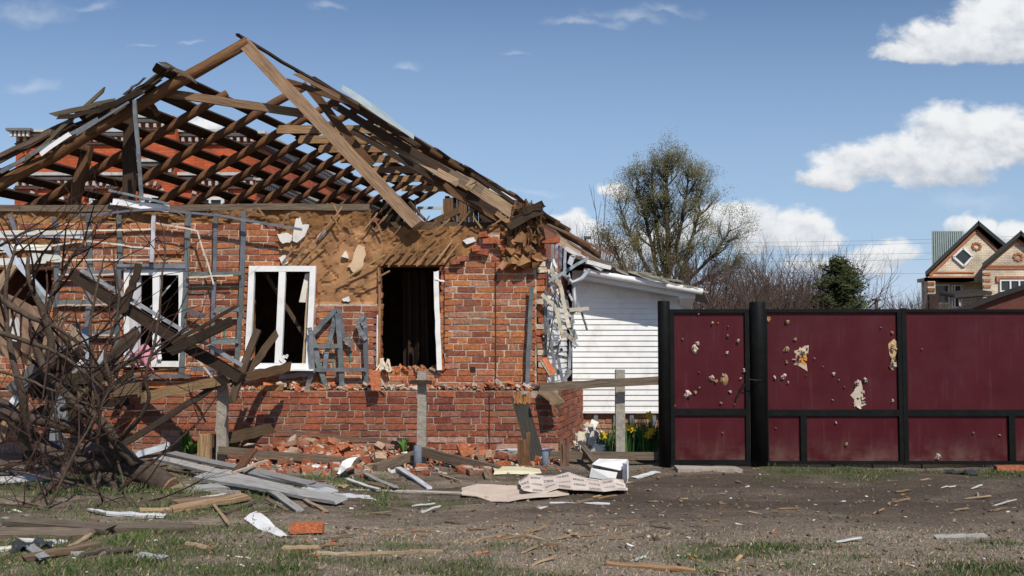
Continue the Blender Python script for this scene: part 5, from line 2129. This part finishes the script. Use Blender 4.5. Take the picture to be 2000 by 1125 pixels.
limb([(-30, 640, 9.8), (60, 670, 9.8), (130, 700, 9.8), (200, 760, 9.8)], .03, .012, 8)
limb([(0, 480, 10.2), (60, 450, 10.1), (120, 440, 10.1), (170, 400, 10.1)], .014, .005, 3)
limb([(-30, 560, 10.0), (40, 610, 10), (110, 640, 10), (180, 690, 9.9)], .04, .012, 6)
limb([(250, 935, 9.8), (300, 985, 9.4), (310, 1020, 9.3)], .012, .005, 3)
limb([(230, 900, 9.9), (245, 970, 9.4), (240, 1030, 9.1)], .014, .006, 3)
limb([(170, 1050, 8.9), (140, 1010, 8.9), (60, 990, 8.9), (-20, 985, 8.9)], .012, .006, 5)
for k in range(9):
    x0, y0, Y0 = U(-20, 270), U(800, 960), U(9.3, 10.3)
    ang = U(.3, 2.4)
    L = U(110, 330)
    dx, dy = math.cos(ang) * L, -math.sin(ang) * L
    if y0 + dy < 560:
        dy = 560 - y0
    bow = U(-45, 45)
    limb([(x0, y0, Y0), (x0 + dx * .35 + bow, y0 + dy * .35, Y0 - .1), (x0 + dx * .7 + bow * .7, y0 + dy * .7 + 10, Y0 - .15), (x0 + dx, y0 + dy, Y0 - .2)], U(.008, .02), .004, 4, br, (.12, .35), (.065, .04, .032))
tk.build('trunk', 'bark', ft, True)
m = MB()
e0 = P(333, 954, 10.19)
ax_ = (P(330, 952, 10.2) - P(285, 925, 10.3)).normalized()
m.tube([e0 - ax_ * .01, e0 + ax_ * .008], [.118, .112], 14, (.26, .16, .1), rough=.05)
m.build('cut_end', 'log', ft)
br.build('branches', 'bark', ft)

# ------------------------------------------------------------------ planks and scraps on the ground
random.seed(4)
def gboard(a, b, w_, h_, col, label, z=(0, 0), matn='painted_board', cat='plank', name='loose_plank', roll=0.0, **kw):
    p0, p1 = G(*a), G(*b)
    p0.z += z[0] + h_ / 2
    p1.z += z[1] + h_ / 2
    return board(name, (p0, p1), w_, h_, col, label, cat, matn=matn, up=(roll, -.25, 1), **kw)


gboard((335, 905), (605, 958), .11, .03, BOARD_GREY, 'grey painted plank at the back of the fan shaped plank pile', (.10, .05), jag=.05)
gboard((310, 918), (560, 972), .12, .03, (.37, .36, .34), 'whitish plank with bare brown edge at the left of the pile', (.12, .05), jag=.04)
gboard((392, 955), (662, 988), .15, .03, (.34, .335, .33), 'widest pale plank lying on top of the pile', (.12, .04), jag=.04)
gboard((368, 965), (480, 962), .11, .03, (.31, .31, .31), 'short pale plank end at the front of the pile', (.02, .05), jag=.05)
gboard((470, 935), (640, 962), .13, .03, BOARD_GREY, 'grey plank emerging right from under the widest pale one', (.08, .02), jag=.05)
gboard((518, 968), (586, 1004), .07, .025, (.34, .33, .31), 'narrow pale plank pointing at the camera from the pile', (.05, 0), jag=.02)
gboard((330, 950), (460, 975), .12, .03, (.28, .25, .22), 'weathered plank low in the shade of the pile', (.01, .01))
gboard((600, 958), (648, 968), .14, .02, (.45, .46, .48), 'short grey board right of the pile', (.02, 0))
gboard((655, 974), (722, 972), .09, .02, (.50, .52, .55), 'small bluish board scrap on the grass right of the pile', (0, 0), jag=.04)
gboard((778, 922), (838, 954), .06, .02, (.55, .57, .60), 'pale narrow plank on bare earth left of the cardboard', (.04, .0))
gboard((686, 957), (900, 962), .04, .015, (.42, .38, .32), 'long thin pale lath flat on the ground before the pipe stub', (0, 0))
gboard((455, 948), (520, 930), .04, .02, (.50, .42, .32), 'thin clean lath lying across the pile', (.14, .16), matn='timber')
gboard((455, 948), (495, 918), .09, .03, (.14, .07, .04), 'dark brown offcut standing up from the pile', (.10, .22), matn='timber', jag=.03)
gboard((340, 1000), (470, 984), .11, .04, (.36, .24, .14), 'splintered tan board in front of the pile', (0, .03), matn='timber', jag=.09)
gboard((352, 992), (450, 985), .09, .04, (.25, .17, .11), 'shorter brown splintered board behind the tan one', (.02, .04), matn='timber', jag=.08)
gboard((280, 1003), (360, 998), .07, .02, (.48, .34, .19), 'yellowish board in the grass right of the tree', (0, 0), matn='timber', jag=.05)
gboard((440, 1008), (495, 988), .03, .02, (.16, .12, .09), 'thin dark stick in the grass before the pile', (0, .02), matn='timber')
gboard((48, 1102), (185, 1075), .07, .035, (.20, .14, .09), 'brown board lying in the grass at the bottom left', (0, 0), matn='timber', jag=.05)
gboard((0, 1078), (100, 1070), .05, .02, (.66, .64, .55), 'cream strip in the grass at the left edge', (0, 0))
gboard((150, 1040), (370, 1034), .10, .04, (.16, .13, .10), 'weathered board under the front branches of the tree', (0, .01), matn='timber', jag=.05)
gboard((0, 1050), (170, 1052), .14, .04, (.19, .15, .11), 'broad weathered board at the left edge under branches', (0, .01), matn='timber', jag=.05)
gboard((20, 1030), (210, 1045), .11, .04, (.15, .12, .09), 'weathered board crossing behind the broad one at left', (.03, .03), matn='timber', jag=.05)
gboard((0, 945), (120, 935), .18, .02, (.50, .50, .48), 'pale panel scrap lying far left behind the trunk', (.03, .03))
gboard((210, 1015), (320, 1012), .05, .02, (.6, .62, .64), 'light strip between the tree branches in front', (.02, .01))
gboard((560, 1073), (618, 1076), .06, .03, (.42, .30, .18), 'short tan offcut right of centre left foreground', (0, 0), matn='timber', jag=.04)
gboard((610, 1082), (690, 1080), .035, .015, (.40, .32, .22), 'thin tan lath left of the long foreground lath', (0, 0), matn='timber', jag=.04)
gboard((688, 1083), (852, 1078), .04, .02, (.34, .25, .16), 'long tan lath in the foreground grass strip', (0, 0), matn='timber', jag=.05)
gboard((1188, 1100), (1352, 1110), .04, .02, (.38, .22, .12), 'reddish brown lath in the foreground grass at centre right', (0, 0), matn='timber', jag=.05)
gboard((1828, 1054), (1922, 1050), .06, .02, (.36, .36, .32), 'grey green strip lying on bare earth at right', (0, 0), jag=.04)
gboard((1076, 986), (1190, 989), .03, .012, (.62, .62, .62), 'thin white strip on bare earth in front of the cardboard', (0, 0))
gboard((980, 1045), (1060, 1052), .025, .015, (.33, .25, .18), 'brown stick on bare earth left of centre', (0, 0), matn='timber')
gboard((900, 1060), (985, 1050), .03, .015, (.28, .20, .13), 'pair of brown sticks edge at centre foreground', (0, 0), matn='timber')
gboard((1135, 872), (1180, 905), .06, .03, (.17, .13, .10), 'dark slat slanting left of the white box', (.12, .02), matn='timber')
gboard((1140, 905), (1178, 932), .07, .05, (.15, .12, .09), 'thick dark offcut leaning beside the white box', (.14, .02), matn='timber')
gboard((935, 900), (955, 935), .07, .03, (.22, .17, .12), 'weathered offcut left of the cream gutter piece', (.05, .0), matn='timber')
gboard((700, 885), (830, 893), .05, .015, (.50, .54, .58), 'thin pale pipe strip among the bricks', (.04, .03))
gboard((955, 890), (1075, 896), .08, .03, (.50, .54, .58), 'pale blue grey conduit lying behind the gutter piece', (.03, .03))
gboard((860, 925), (900, 945), .02, .012, (.44, .32, .2), 'thin splinter on earth left of the cardboard', (0, .02), matn='timber')
gboard((1240, 935), (1285, 925), .07, .01, (.66, .66, .66), 'white scrap strip in front of the gate post', (0, .01))
gboard((1150, 934), (1215, 940), .10, .01, (.46, .36, .25), 'tan slip of board under the white box', (0, 0), matn='timber')
random.seed(77)
for i in range(26):
    x, y = (U(300, 720), U(925, 1000)) if i < 15 else (U(10, 400), U(1000, 1090))
    L, a_ = U(25, 80), random.gauss(.15, .5)
    cn, cc = random.choice([('pale grey', (.30, .30, .29)), ('white', (.62, .61, .59)), ('brown', (.17, .11, .07)), ('tan', (.36, .25, .15)), ('dark', (.08, .06, .045))])
    where = ('on the grass left of the plank pile' if x < 400 else 'among the planks of the pile' if x < 560 else 'on the grass right of the plank pile') if i < 15 else ('in the bottom left grass' if x < 150 else 'under the front branches' if x < 280 else 'right of the front branches')
    gboard((x, y), (x + L * math.cos(a_), y + L * .45 * math.sin(a_)), U(.025, .07), .014, cc, '%s %s strip %s' % ('short' if L < 50 else 'longer', cn, where), (U(0, .04), U(0, .05)), name='wood_scrap', cat='scrap', group='board scraps round the plank pile', jag=.05)
# white siding scrap
m = MB()
g_ = []
for i in range(6):
    t = i / 5
    a, b = G(476 + 70 * t, 1016 + 33 * t), G(500 + 62 * t, 1006 + 40 * t)
    a.z += .012
    b.z += .03 + .015 * math.sin(t * 5)
    g_.append([a, a.lerp(b, .5) + Vector((0, 0, .012)), b])
m.sheet(g_, (.80, .80, .80), .006, (0, 0, -1))
tag(m.build('siding_scrap', 'vinyl'), 'white rectangular siding scrap lying in front of the plank pile', 'scrap')
m = MB()
p = G(598, 1040)
m.box(p + Vector((0, .05, .045)), (.25, .12, .07), Matrix.Rotation(.05, 3, 'Z'), (.50, .15, .065), .006)
tag(m.build('loose_brick', 'brick'), 'single whole orange brick on bare earth in the foreground', 'brick')
# plaster chunk
m = MB()
g_ = []
for i in range(6):
    s = i / 5
    g_.append([P(658 + 10 * s + 22 * t_ * s + 14 * t_, 924 - 34 * s * (.6 + .4 * t_) - 2 * t_ + 3 * math.sin(i * 2 + t_ * 4), 10.9 + .12 * s + .04 * math.sin(i + t_ * 3)) for t_ in (0, .25, .5, .75, 1)])
m.sheet(g_, (.80, .79, .77), .03)
tag(m.build('plaster_chunk', 'paper'), 'upright white plaster chunk standing before the brick rubble', 'chunk')
# cardboard sheets
random.seed(9)
m = MB()
g_ = []
low = [(902, 948, 962), (930, 944, 966), (960, 945, 972), (990, 946, 976), (1020, 945, 974), (1050, 944, 975), (1085, 945, 972), (1110, 946, 968)]
for i, (x, ya, yb) in enumerate(low):
    row = []
    for j in range(6):
        t = j / 5
        p = G(x + U(-2, 2), ya + 6 + (yb - ya) * t)
        p.z += .025 + .014 * math.sin(i * 1.2 + t * 2)
        row.append(p)
    g_.append(row)
m.sheet(g_, (.60, .49, .40), .008, (0, 0, -1))
tag(m.build('cardboard_sheet', 'paper'), 'plain beige board sheet spread on the ground, lower left one', 'sheet')
m = MB()
g_ = []
hi = [(1022, 950, 972), (1040, 938, 970), (1065, 932, 972), (1090, 936, 968), (1120, 932, 972), (1150, 940, 966), (1180, 945, 970), (1205, 948, 968), (1226, 955, 962)]
cell = {}
for i, (x, ya, yb) in enumerate(hi):
    row = []
    for j in range(7):
        t = j / 6
        p = G(x - 8 * (1 - t) + U(-2, 2), ya + 2 + (yb - ya) * t)
        p.z += .055 + .016 * math.sin(i * 1.9 + t * 1.4)
        row.append(p)
    g_.append(row)
m.sheet(g_, (.66, .57, .50), .008, (0, 0, -1))
cb = thing('cardboard_sheet', 'crumpled packaging sheet with rows of faint black print beside the white box', 'sheet', G(1120, 965))
m.build('sheet', 'paper', cb)
# print rows: small grey strokes following the sheet
m = MB()
for i in range(len(g_) - 1):
    for j in range(6):
        if (i + j) % 2:
            continue
        for k in range(7):
            for row in range(2):
                s = .12 + k * .11 + U(-.02, .02)
                t = .3 + row * .35
                def sp_at(s, t):
                    return g_[i][j].lerp(g_[i + 1][j], s).lerp(g_[i][j + 1].lerp(g_[i + 1][j + 1], s), t) + Vector((0, -.004, .006))
                a, b, c, d = sp_at(s, t), sp_at(s + .07, t), sp_at(s + .07, t + .16), sp_at(s, t + .16)
                m.add([a, d, c, b], [(0, 1, 2, 3)], (.10, .09, .09))
m.build('print', 'plain', cb)
# white box
bx_ = thing('cardboard_box', 'open crushed white cardboard box beside the daffodil post foot', 'box', G(1195, 938))
m = MB()
c = G(1195, 938) + Vector((0, .15, 0))
rot = Matrix.Rotation(-.35, 3, 'Z')


def bp(x, y, z): return c + rot @ Vector((x, y, z))


for (a, b, c_, d) in [((-.17, -.12, .0), (-.17, .12, .0), (-.17, .12, .17), (-.17, -.12, .17)), ((.17, -.12, 0), (.17, .12, 0), (.17, .12, .2), (.17, -.12, .19)), ((-.17, .12, 0), (.17, .12, 0), (.17, .12, .2), (-.17, .12, .17)),
                      ((-.17, -.12, .005), (.17, -.12, .005), (.17, .12, .005), (-.17, .12, .005))]:
    pts = [bp(*q) for q in (a, b, c_, d)]
    n_ = (pts[1] - pts[0]).cross(pts[2] - pts[0]).normalized() * .006
    m.prism(pts, n_, (.70, .67, .63))
m.build('box_body', 'paper', bx_)
for (pts, nm) in [([(-.17, -.14, .17), (.15, -.16, .12), (.17, .10, .21), (-.16, .12, .2)], 'flap'), ([(-.2, -.13, .03), (.1, -.2, .01), (.12, -.16, .10), (-.18, -.125, .13)], 'flap'), ([(.17, -.12, 0), (.24, -.2, .0), (.24, -.2, .2), (.17, -.12, .2)], 'flap')]:
    m = MB()
    q = [bp(*x) for x in pts]
    n_ = (q[1] - q[0]).cross(q[2] - q[0]).normalized() * .006
    m.prism(q, n_, (.78, .78, .77))
    m.build(nm, 'paper', bx_)
# cream gutter piece
m = MB()
g_ = []
for i in range(7):
    t = i / 6
    x = 966 + 92 * t
    y = 928 - 3 * math.sin(t * 3) + 4 * t
    g_.append([P(x - 4, y - 16, 11.5), P(x, y - 8, 11.36), P(x - 3, y + 1, 11.32), P(x - 3, y - 1, 11.2)])
m.sheet(g_, (.60, .55, .38), .008)
tag(m.build('gutter_piece', 'vinyl'), 'cream plastic gutter length lying behind the cardboard sheets', 'gutter')
# slab in front of wicket
m = MB()
a, b = G(1322, 924), G(1448, 924)
m.box(((a.x + b.x) / 2, a.y + .12, .02), (b.x - a.x, .3, .05), None, (.42, .36, .30), .012)
tag(m.build('doorstep_slab', 'concrete'), 'worn flat step slab on the ground before the wicket gate', 'slab')
m = MB()
x = fx(1500)
while x < fx(2070):
    l = U(.3, .9)
    m.bar(x, x + l - .02, YF + .02, YF + .18, -.03, Zy(906, YF) + .0, vary((.34, .27, .2), .2), .008)
    x += l
tag(m.build('footing_strip', 'mortar'), 'low crumbling footing strip under the wide maroon gate', 'footing')
m = MB()
p = G(1975, 922)
m.box(p + Vector((0, .05, .03)), (.3, .1, .07), None, (.34, .12, .06), .012)
tag(m.build('loose_brick', 'brick'), 'dull red brick lying under the right end of the wide gate', 'brick')
m = MB()
g_ = [[G(1850 + 60 * i / 5, 918 + 6 * j) + Vector((0, 0, .03 + .02 * math.sin(i * 2 + j))) for j in range(3)] for i in range(6)]
m.sheet(g_, (.05, .055, .07), .006, (0, 0, -1))
tag(m.build('plastic_scrap', 'black_paint'), 'dark plastic scrap in the grass under the wide gate', 'scrap')
m = MB()
g_ = [[G(22 + 80 * i / 7, 1070 + 7 * j - 6 * (i / 7)) + Vector((0, 0, .03 + .025 * math.sin(i * 1.7 + j * 2))) for j in range(3)] for i in range(8)]
m.sheet(g_, (.045, .05, .055), .006, (0, 0, -1))
tag(m.build('plastic_scrap', 'black_paint'), 'crumpled dark plastic scrap in the grass at bottom left', 'scrap')
# pile of white rubble and plaster near the plinth side
random.seed(14)
m = MB()
for i in range(90):
    x = U(1128, 1172)
    t = R()
    Y = 12.6 + 1.6 * R()
    h = max(0, .32 - abs(x - 1155) * .008)
    s = U(.03, .11)
    m.box((Xp(x, Y, 860), Y, U(.0, 1) * h + .03), (s * 1.7, s, s * .35), Matrix.Rotation(U(0, 3), 3, Vector((U(-1, 1), U(-1, 1), 1)).normalized()), vary(random.choice([(.68, .66, .62), (.6, .5, .38), (.45, .42, .38)]), .15), s * .2)
tag(m.build('plaster_rubble', 'paper'), 'heap of white plaster and siding fragments left of the daffodils', 'rubble', kind='stuff')
m = MB()
m.box(P(1140, 858, 12.9), (.17, .03, .16), Matrix.Rotation(.15, 3, 'Y'), (.72, .66, .5), .02)
tag(m.build('plaster_chunk', 'paper'), 'cream square chunk in the white heap left of the daffodils', 'chunk')

# ------------------------------------------------------------------ brick rubble along the plinth
random.seed(17)
protos = []
OR_ = [(.40, .13, .06), (.31, .10, .055), (.42, .16, .08), (.30, .14, .09), (.42, .29, .21), (.34, .11, .055)]
for k in range(12):
    m = MB()
    l = U(.11, .25)
    c = vary(OR_[k % 6], .12)
    m.box((0, 0, 0), (l, .12, .068), None, c, .013)
    if k % 2:
        m.box((l * .1, -.02, .036), (l * .7, .09, .012), None, (.5, .42, .34), .008)
    me = m.mesh('loose_brick', 'brick')
    protos.append(me)
def rubble_h(px):
    return max(.015, .13 * math.exp(-((px - 600) / 110) ** 2) + .10 * math.exp(-((px - 760) / 90) ** 2) + .07 * math.exp(-((px - 930) / 60) ** 2))


spots = []
for i in range(112):
    if i < 70:
        px = random.gauss(620, 85)
        Y = U(12.05, 12.85)
    elif i < 92:
        px = random.gauss(860, 80)
        Y = U(12.1, 12.8)
    else:
        px = U(430, 1110)
        Y = U(10.9, 12.2)
    px = min(max(px, 440), 1120)
    hh = rubble_h(px) * math.exp(-((Y - 12.55) / .35) ** 2)
    x = Xp(px, Y, 880)
    z = hgt(x, Y) + .035 + hh * R() ** .5
    spots.append((x, Y, z))
for i, (x, Y, z) in enumerate(spots):
    o = bpy.data.objects.new('loose_brick', protos[i % 12])
    C.objects.link(o)
    o.location = (x, Y, z)
    lay = z - hgt(x, Y) < .06
    o.rotation_euler = (U(-.15, .15) if lay else U(-.7, .7), U(-.12, .12) if lay else U(-.6, .6), U(0, 3.14))
    px_ = 1000 + x * F / Y
    zone = [q for lim, q in ((500, 'beside the splintered stump'), (560, 'under the brown board'), (600, 'behind the plank pile'), (650, 'left of the white chunk'), (700, 'right of the white chunk'), (760, 'behind the sloping board'),
                             (810, 'left of the first pipe stub'), (860, 'by the middle concrete post'), (910, 'right of the first pipe stub'), (960, 'behind the cream gutter piece'), (1020, 'near the brown split stump'), (2000, 'under the plinth corner')) if px_ < lim][0]
    dep = 'in front' if Y < 12.1 else ('on top of the rubble' if not lay else ('mid rubble' if Y < 12.45 else 'against the plinth'))
    tag(o, '%s %s %s, %s' % (['orange', 'dark red', 'bright orange', 'dusty brown', 'pale pinkish', 'deep red'][i % 6], 'brick' if i % 12 < 6 else 'brick lump', dep, zone), 'brick', 'broken bricks along the plinth')
# bricks placed where they stand out
for (a, s, rz_, rx_, l) in [((905, 878, 12.2), (.12, .10, .17), .4, .3, 'orange brick standing on end right of the concrete post before the opening'),
                            ((733, 743, 12.85), (.13, .07, .25), .2, .1, 'pinkish brick leaning upright under the left side of the dark opening'),
                            ((533, 758, 12.6), (.26, .12, .075), .1, 0, 'yellow brown block on the plinth edge below the middle window')]:
    m = MB()
    m.box(P(*a), s, Matrix.Rotation(rz_, 3, 'Z') @ Matrix.Rotation(-rx_, 3, 'Y'), (.50, .17, .08) if 'yellow' not in l else (.30, .16, .06), .012)
    tag(m.build('loose_brick', 'brick'), l, 'brick')
# chips
m = MB()
for i in range(1500):
    px = U(430, 1110) if i < 1050 else random.gauss(640, 90)
    Y = 12.75 - abs(random.gauss(0, .55))
    x = Xp(px, Y, 880)
    if x > XR:
        continue
    s = U(.008, .04)
    hh = rubble_h(px) * math.exp(-((Y - 12.55) / .35) ** 2)
    c = random.choice([(.52, .15, .06), (.48, .14, .06), (.4, .13, .08), (.45, .38, .3), (.5, .2, .1), WD_TAN, (.6, .58, .55)])
    m.box((x, Y, hgt(x, Y) + s * .3 + hh * U(.3, .9)), (s * U(1, 2.5), s, s * .6), Matrix.Rotation(U(0, 3), 3, Vector((R(), R(), 1)).normalized()), vary(c, .25), s * .25)
tag(m.build('brick_chips', 'brick'), 'small brick and mortar chips covering the earth along the plinth', 'rubble', kind='stuff')

# scattered wood splinters and chips over the yard
random.seed(23)
m = MB()
for i in range(2900):
    px, py = U(-40, 2040), 1150 - (1150 - 905) * (R() ** .75)
    if px > 1500 and py < 935:
        continue
    dn = .55 + .8 * noise.noise(Vector((px * .004, py * .012, 1)))
    if px > 1300:
        dn *= .62
    if px < 700:
        dn *= .7
    if R() > dn:
        continue
    p = G(px, py)
    if p.y > 12.6:
        continue
    big_ = R() < .09
    l = U(.01, .04) if not big_ else U(.05, .13)
    c = random.choice([WD_TAN, (.42, .30, .18), (.5, .46, .4), (.62, .62, .6) if R() < .4 else WD_BROWN, (.25, .17, .11), (.13, .10, .08), (.3, .22, .15), (.16, .11, .07), (.45, .15, .07) if R() < .5 else WD_TAN])
    m.box(p + Vector((0, 0, .006)), (l, U(.006, .018) + l * .1, .006), Matrix.Rotation(random.gauss(0, .9), 3, 'Z') @ Matrix.Rotation(U(-.25, .25), 3, 'Y'), vary(c, .25), l * .06)
tag(m.build('wood_chips', 'plain'), 'small wood, plaster and siding chips scattered over the bare yard', 'debris', kind='stuff')
for i in range(46):
    px, py = U(700, 1950), U(950, 1105)
    if i > 30:
        px, py = U(420, 1200), U(1000, 1070)
    p = G(px, py)
    l = U(.07, .2)
    a = random.gauss(0, .45)
    q = p + Vector((math.cos(a) * l, math.sin(a) * l, 0))
    q.z = hgt(q.x, q.y)
    kk = random.randint(0, 4)
    c = [WD_TAN, (.3, .2, .12), (.62, .62, .6), (.42, .3, .18), (.16, .12, .09)][kk]
    sl = '%s splinter %s, %s' % (['tan', 'brown', 'whitish', 'yellowish', 'dark'][kk], 'in front of the plank pile' if px < 700 else 'in front of the beige sheet' if px < 900 else 'before the printed sheet' if px < 1150 else 'in front of the wicket gate' if px < 1450 else 'in front of the ripped gate leaf' if px < 1760 else 'in front of the plain gate leaf',
                               'near the fence line' if py < 990 else 'midway over the bare earth' if py < 1050 else 'in the foreground')
    board('wood_splinter', (p + Vector((0, 0, .012)), q + Vector((0, 0, U(.01, .05)))), U(.01, .025), .01, c, sl, 'splinter', 'splinters strewn over the yard', seg=3, jag=.05, wob=.004)

m = MB()
for i in range(1500):
    px, py = U(-20, 2020), 1140 - (1140 - 912) * (R() ** .7)
    p = G(px, py)
    if p.y > 11.9:
        continue
    s_ = U(.005, .018) * (1.9 if R() < .05 else 1)
    m.box(p + Vector((0, 0, s_ * .2)), (s_ * U(1, 1.8), s_ * U(1, 1.6), s_ * .7), Matrix.Rotation(U(0, 3), 3, Vector((R(), R(), 1)).normalized()), vary(random.choice([(.10, .072, .05), (.16, .12, .085), (.08, .058, .042), (.22, .18, .14)]), .2), s_ * .28)
tag(m.build('soil_clods', 'mortar'), 'small brown clods and pebbles over the bare yard', 'soil', kind='stuff')

# ------------------------------------------------------------------ grass
random.seed(41)
gr, dg = MB(), MB()
nb = 0
tries = 0
while nb < 30000 and tries < 220000:
    tries += 1
    px = U(-60, 2060)
    py = 1160 - (1160 - 903) * (R() ** .85)
    p = G(px, py)
    if p.y > 12.9:
        continue
    if YF - .02 < p.y < YF + .03 and px > 1290:
        continue
    g = grass_mask(px, py, p.x, p.y)
    if R() < g:
        tall = U(.012, .034) * (1 + max(0, noise.noise(Vector((p.x * 3, p.y * 3, 5)))) * 1.8)
        if py < 1000 and px < 800:
            tall *= 1.5
        c = random.choice([(.06, .105, .024), (.045, .085, .02), (.085, .125, .035), (.11, .135, .045)])
        if R() < .2:
            c = (.24, .20, .13)
        mb = gr
        nb += 1
    elif py > 1030 and R() < .30:
        tall = U(.008, .026)
        c = random.choice([(.34, .28, .20), (.27, .22, .155), (.22, .20, .11), (.38, .32, .24)])
        mb = dg
        nb += 1
    else:
        continue
    a = U(0, 6.28)
    lean = Vector((math.cos(a), math.sin(a), 0)) * tall * U(.1, 1.0 if mb is gr else 1.6)
    wv = Vector((-math.sin(a + .5), math.cos(a + .5), 0)) * U(.002, .0045)
    mb.add([p - wv, p + wv, p + lean * .5 + Vector((0, 0, tall * .7)) + wv * .6, p + lean + Vector((0, 0, tall))], [(0, 1, 2, 3)], vary(c, .2))
tag(gr.build('grass', 'leaf'), 'short green spring grass in patches over the yard', 'grass', kind='stuff')
tag(dg.build('dry_grass', 'leaf'), 'short beige dry grass in the foreground', 'grass', kind='stuff')

# ------------------------------------------------------------------ daffodils and weeds
def daffodil(px, py, Y, label, fl):
    b = Vector((Xp(px, Y, 870), Y, hgt(Xp(px, Y, 870), Y)))
    t = thing('daffodil_clump', label, 'flowers', b, 'daffodil clumps in the side bed')
    m = MB()
    H = Zy(py, Y)
    for k in range(130):
        a = U(0, 6.28)
        r = U(0, .17)
        p = b + Vector((math.cos(a) * r, math.sin(a) * r, 0))
        h = H * U(.45, .95)
        ln = Vector((math.cos(a), math.sin(a), 0)) * U(.02, .16)
        wv = Vector((U(-1, 1), U(-1, 1), 0)).normalized() * .008
        c = vary(random.choice([(.06, .14, .035), (.09, .19, .045), (.04, .10, .03)]), .25)
        q1, q2 = p + ln * .3 + Vector((0, 0, h * .6)), p + ln + Vector((0, 0, h))
        m.add([p - wv, p + wv, q1 + wv, q1 - wv, q2], [(0, 1, 2, 3), (3, 2, 4)], c)
    m.build('leaves', 'leaf', t)
    for (fx_, fy_) in fl:
        f = MB()
        c = P(fx_, fy_, Y - .14)
        for k in range(6):
            a = k * math.pi / 3 + .3
            d = Vector((math.cos(a), -.15, math.sin(a)))
            s = Vector((-math.sin(a), 0, math.cos(a))) * .012
            f.add([c, c + d * .03 + s * 1.6, c + d * .062, c + d * .03 - s * 1.6], [(0, 1, 2, 3)], (.75, .52, .03))
        f.tube([c, c + Vector((0, -.03, 0))], [.010, .017], 8, (.70, .38, .01))
        f.tube([c, b.lerp(c, .6) + Vector((0, .02, .05)), Vector((c.x, b.y, b.z))], .004, 4, (.06, .12, .03))
        f.build('flower', 'leaf', t)


daffodil(1183, 822, 12.9, 'daffodil clump left of the concrete post, mostly leaves', [(1178, 850)])
daffodil(1228, 815, 12.6, 'daffodil clump just right of the concrete post with two blooms', [(1222, 834), (1234, 836)])
daffodil(1250, 806, 12.8, 'daffodil clump in the middle of the bed', [(1256, 836), (1254, 865)])
daffodil(1272, 800, 12.5, 'daffodil clump next to the black gate post', [(1266, 850), (1273, 843), (1268, 811)])
for i, (px, py, Y, s) in enumerate([(362, 835, 12.8, 1), (375, 850, 12.7, .9), (455, 838, 12.8, .9), (790, 862, 12.5, 1.2), (1188, 882, 12.4, 1)]):
    b = Vector((Xp(px, Y, 880), Y, 0.02))
    m = MB()
    H = Zy(py, Y) * s
    for k in range(26):
        a = U(0, 6.28)
        ln = Vector((math.cos(a), math.sin(a), 0)) * U(.03, .14)
        h = H * U(.4, 1)
        wv = Vector((-math.sin(a), math.cos(a), 0)) * U(.008, .02)
        q1, q2 = b + ln * .6 + Vector((0, 0, h * .8)), b + ln * 1.2 + Vector((0, 0, h))
        m.add([b - wv * .3, b + wv * .3, q1 + wv, q1 - wv, q2], [(0, 1, 2, 3), (3, 2, 4)], vary((.10, .2, .04), .3))
    tag(m.build('weed', 'leaf'), ['leafy weed at the wall foot behind the fallen tree', 'smaller leafy weed next to it at the wall foot left of the stump', 'green weed right of the leftmost concrete post',
                                   'tall pale weed left of the concrete post before the opening', 'broad leafed weed at the left foot of the daffodil post'][i], 'plant')

scene.cycles.max_bounces = 6
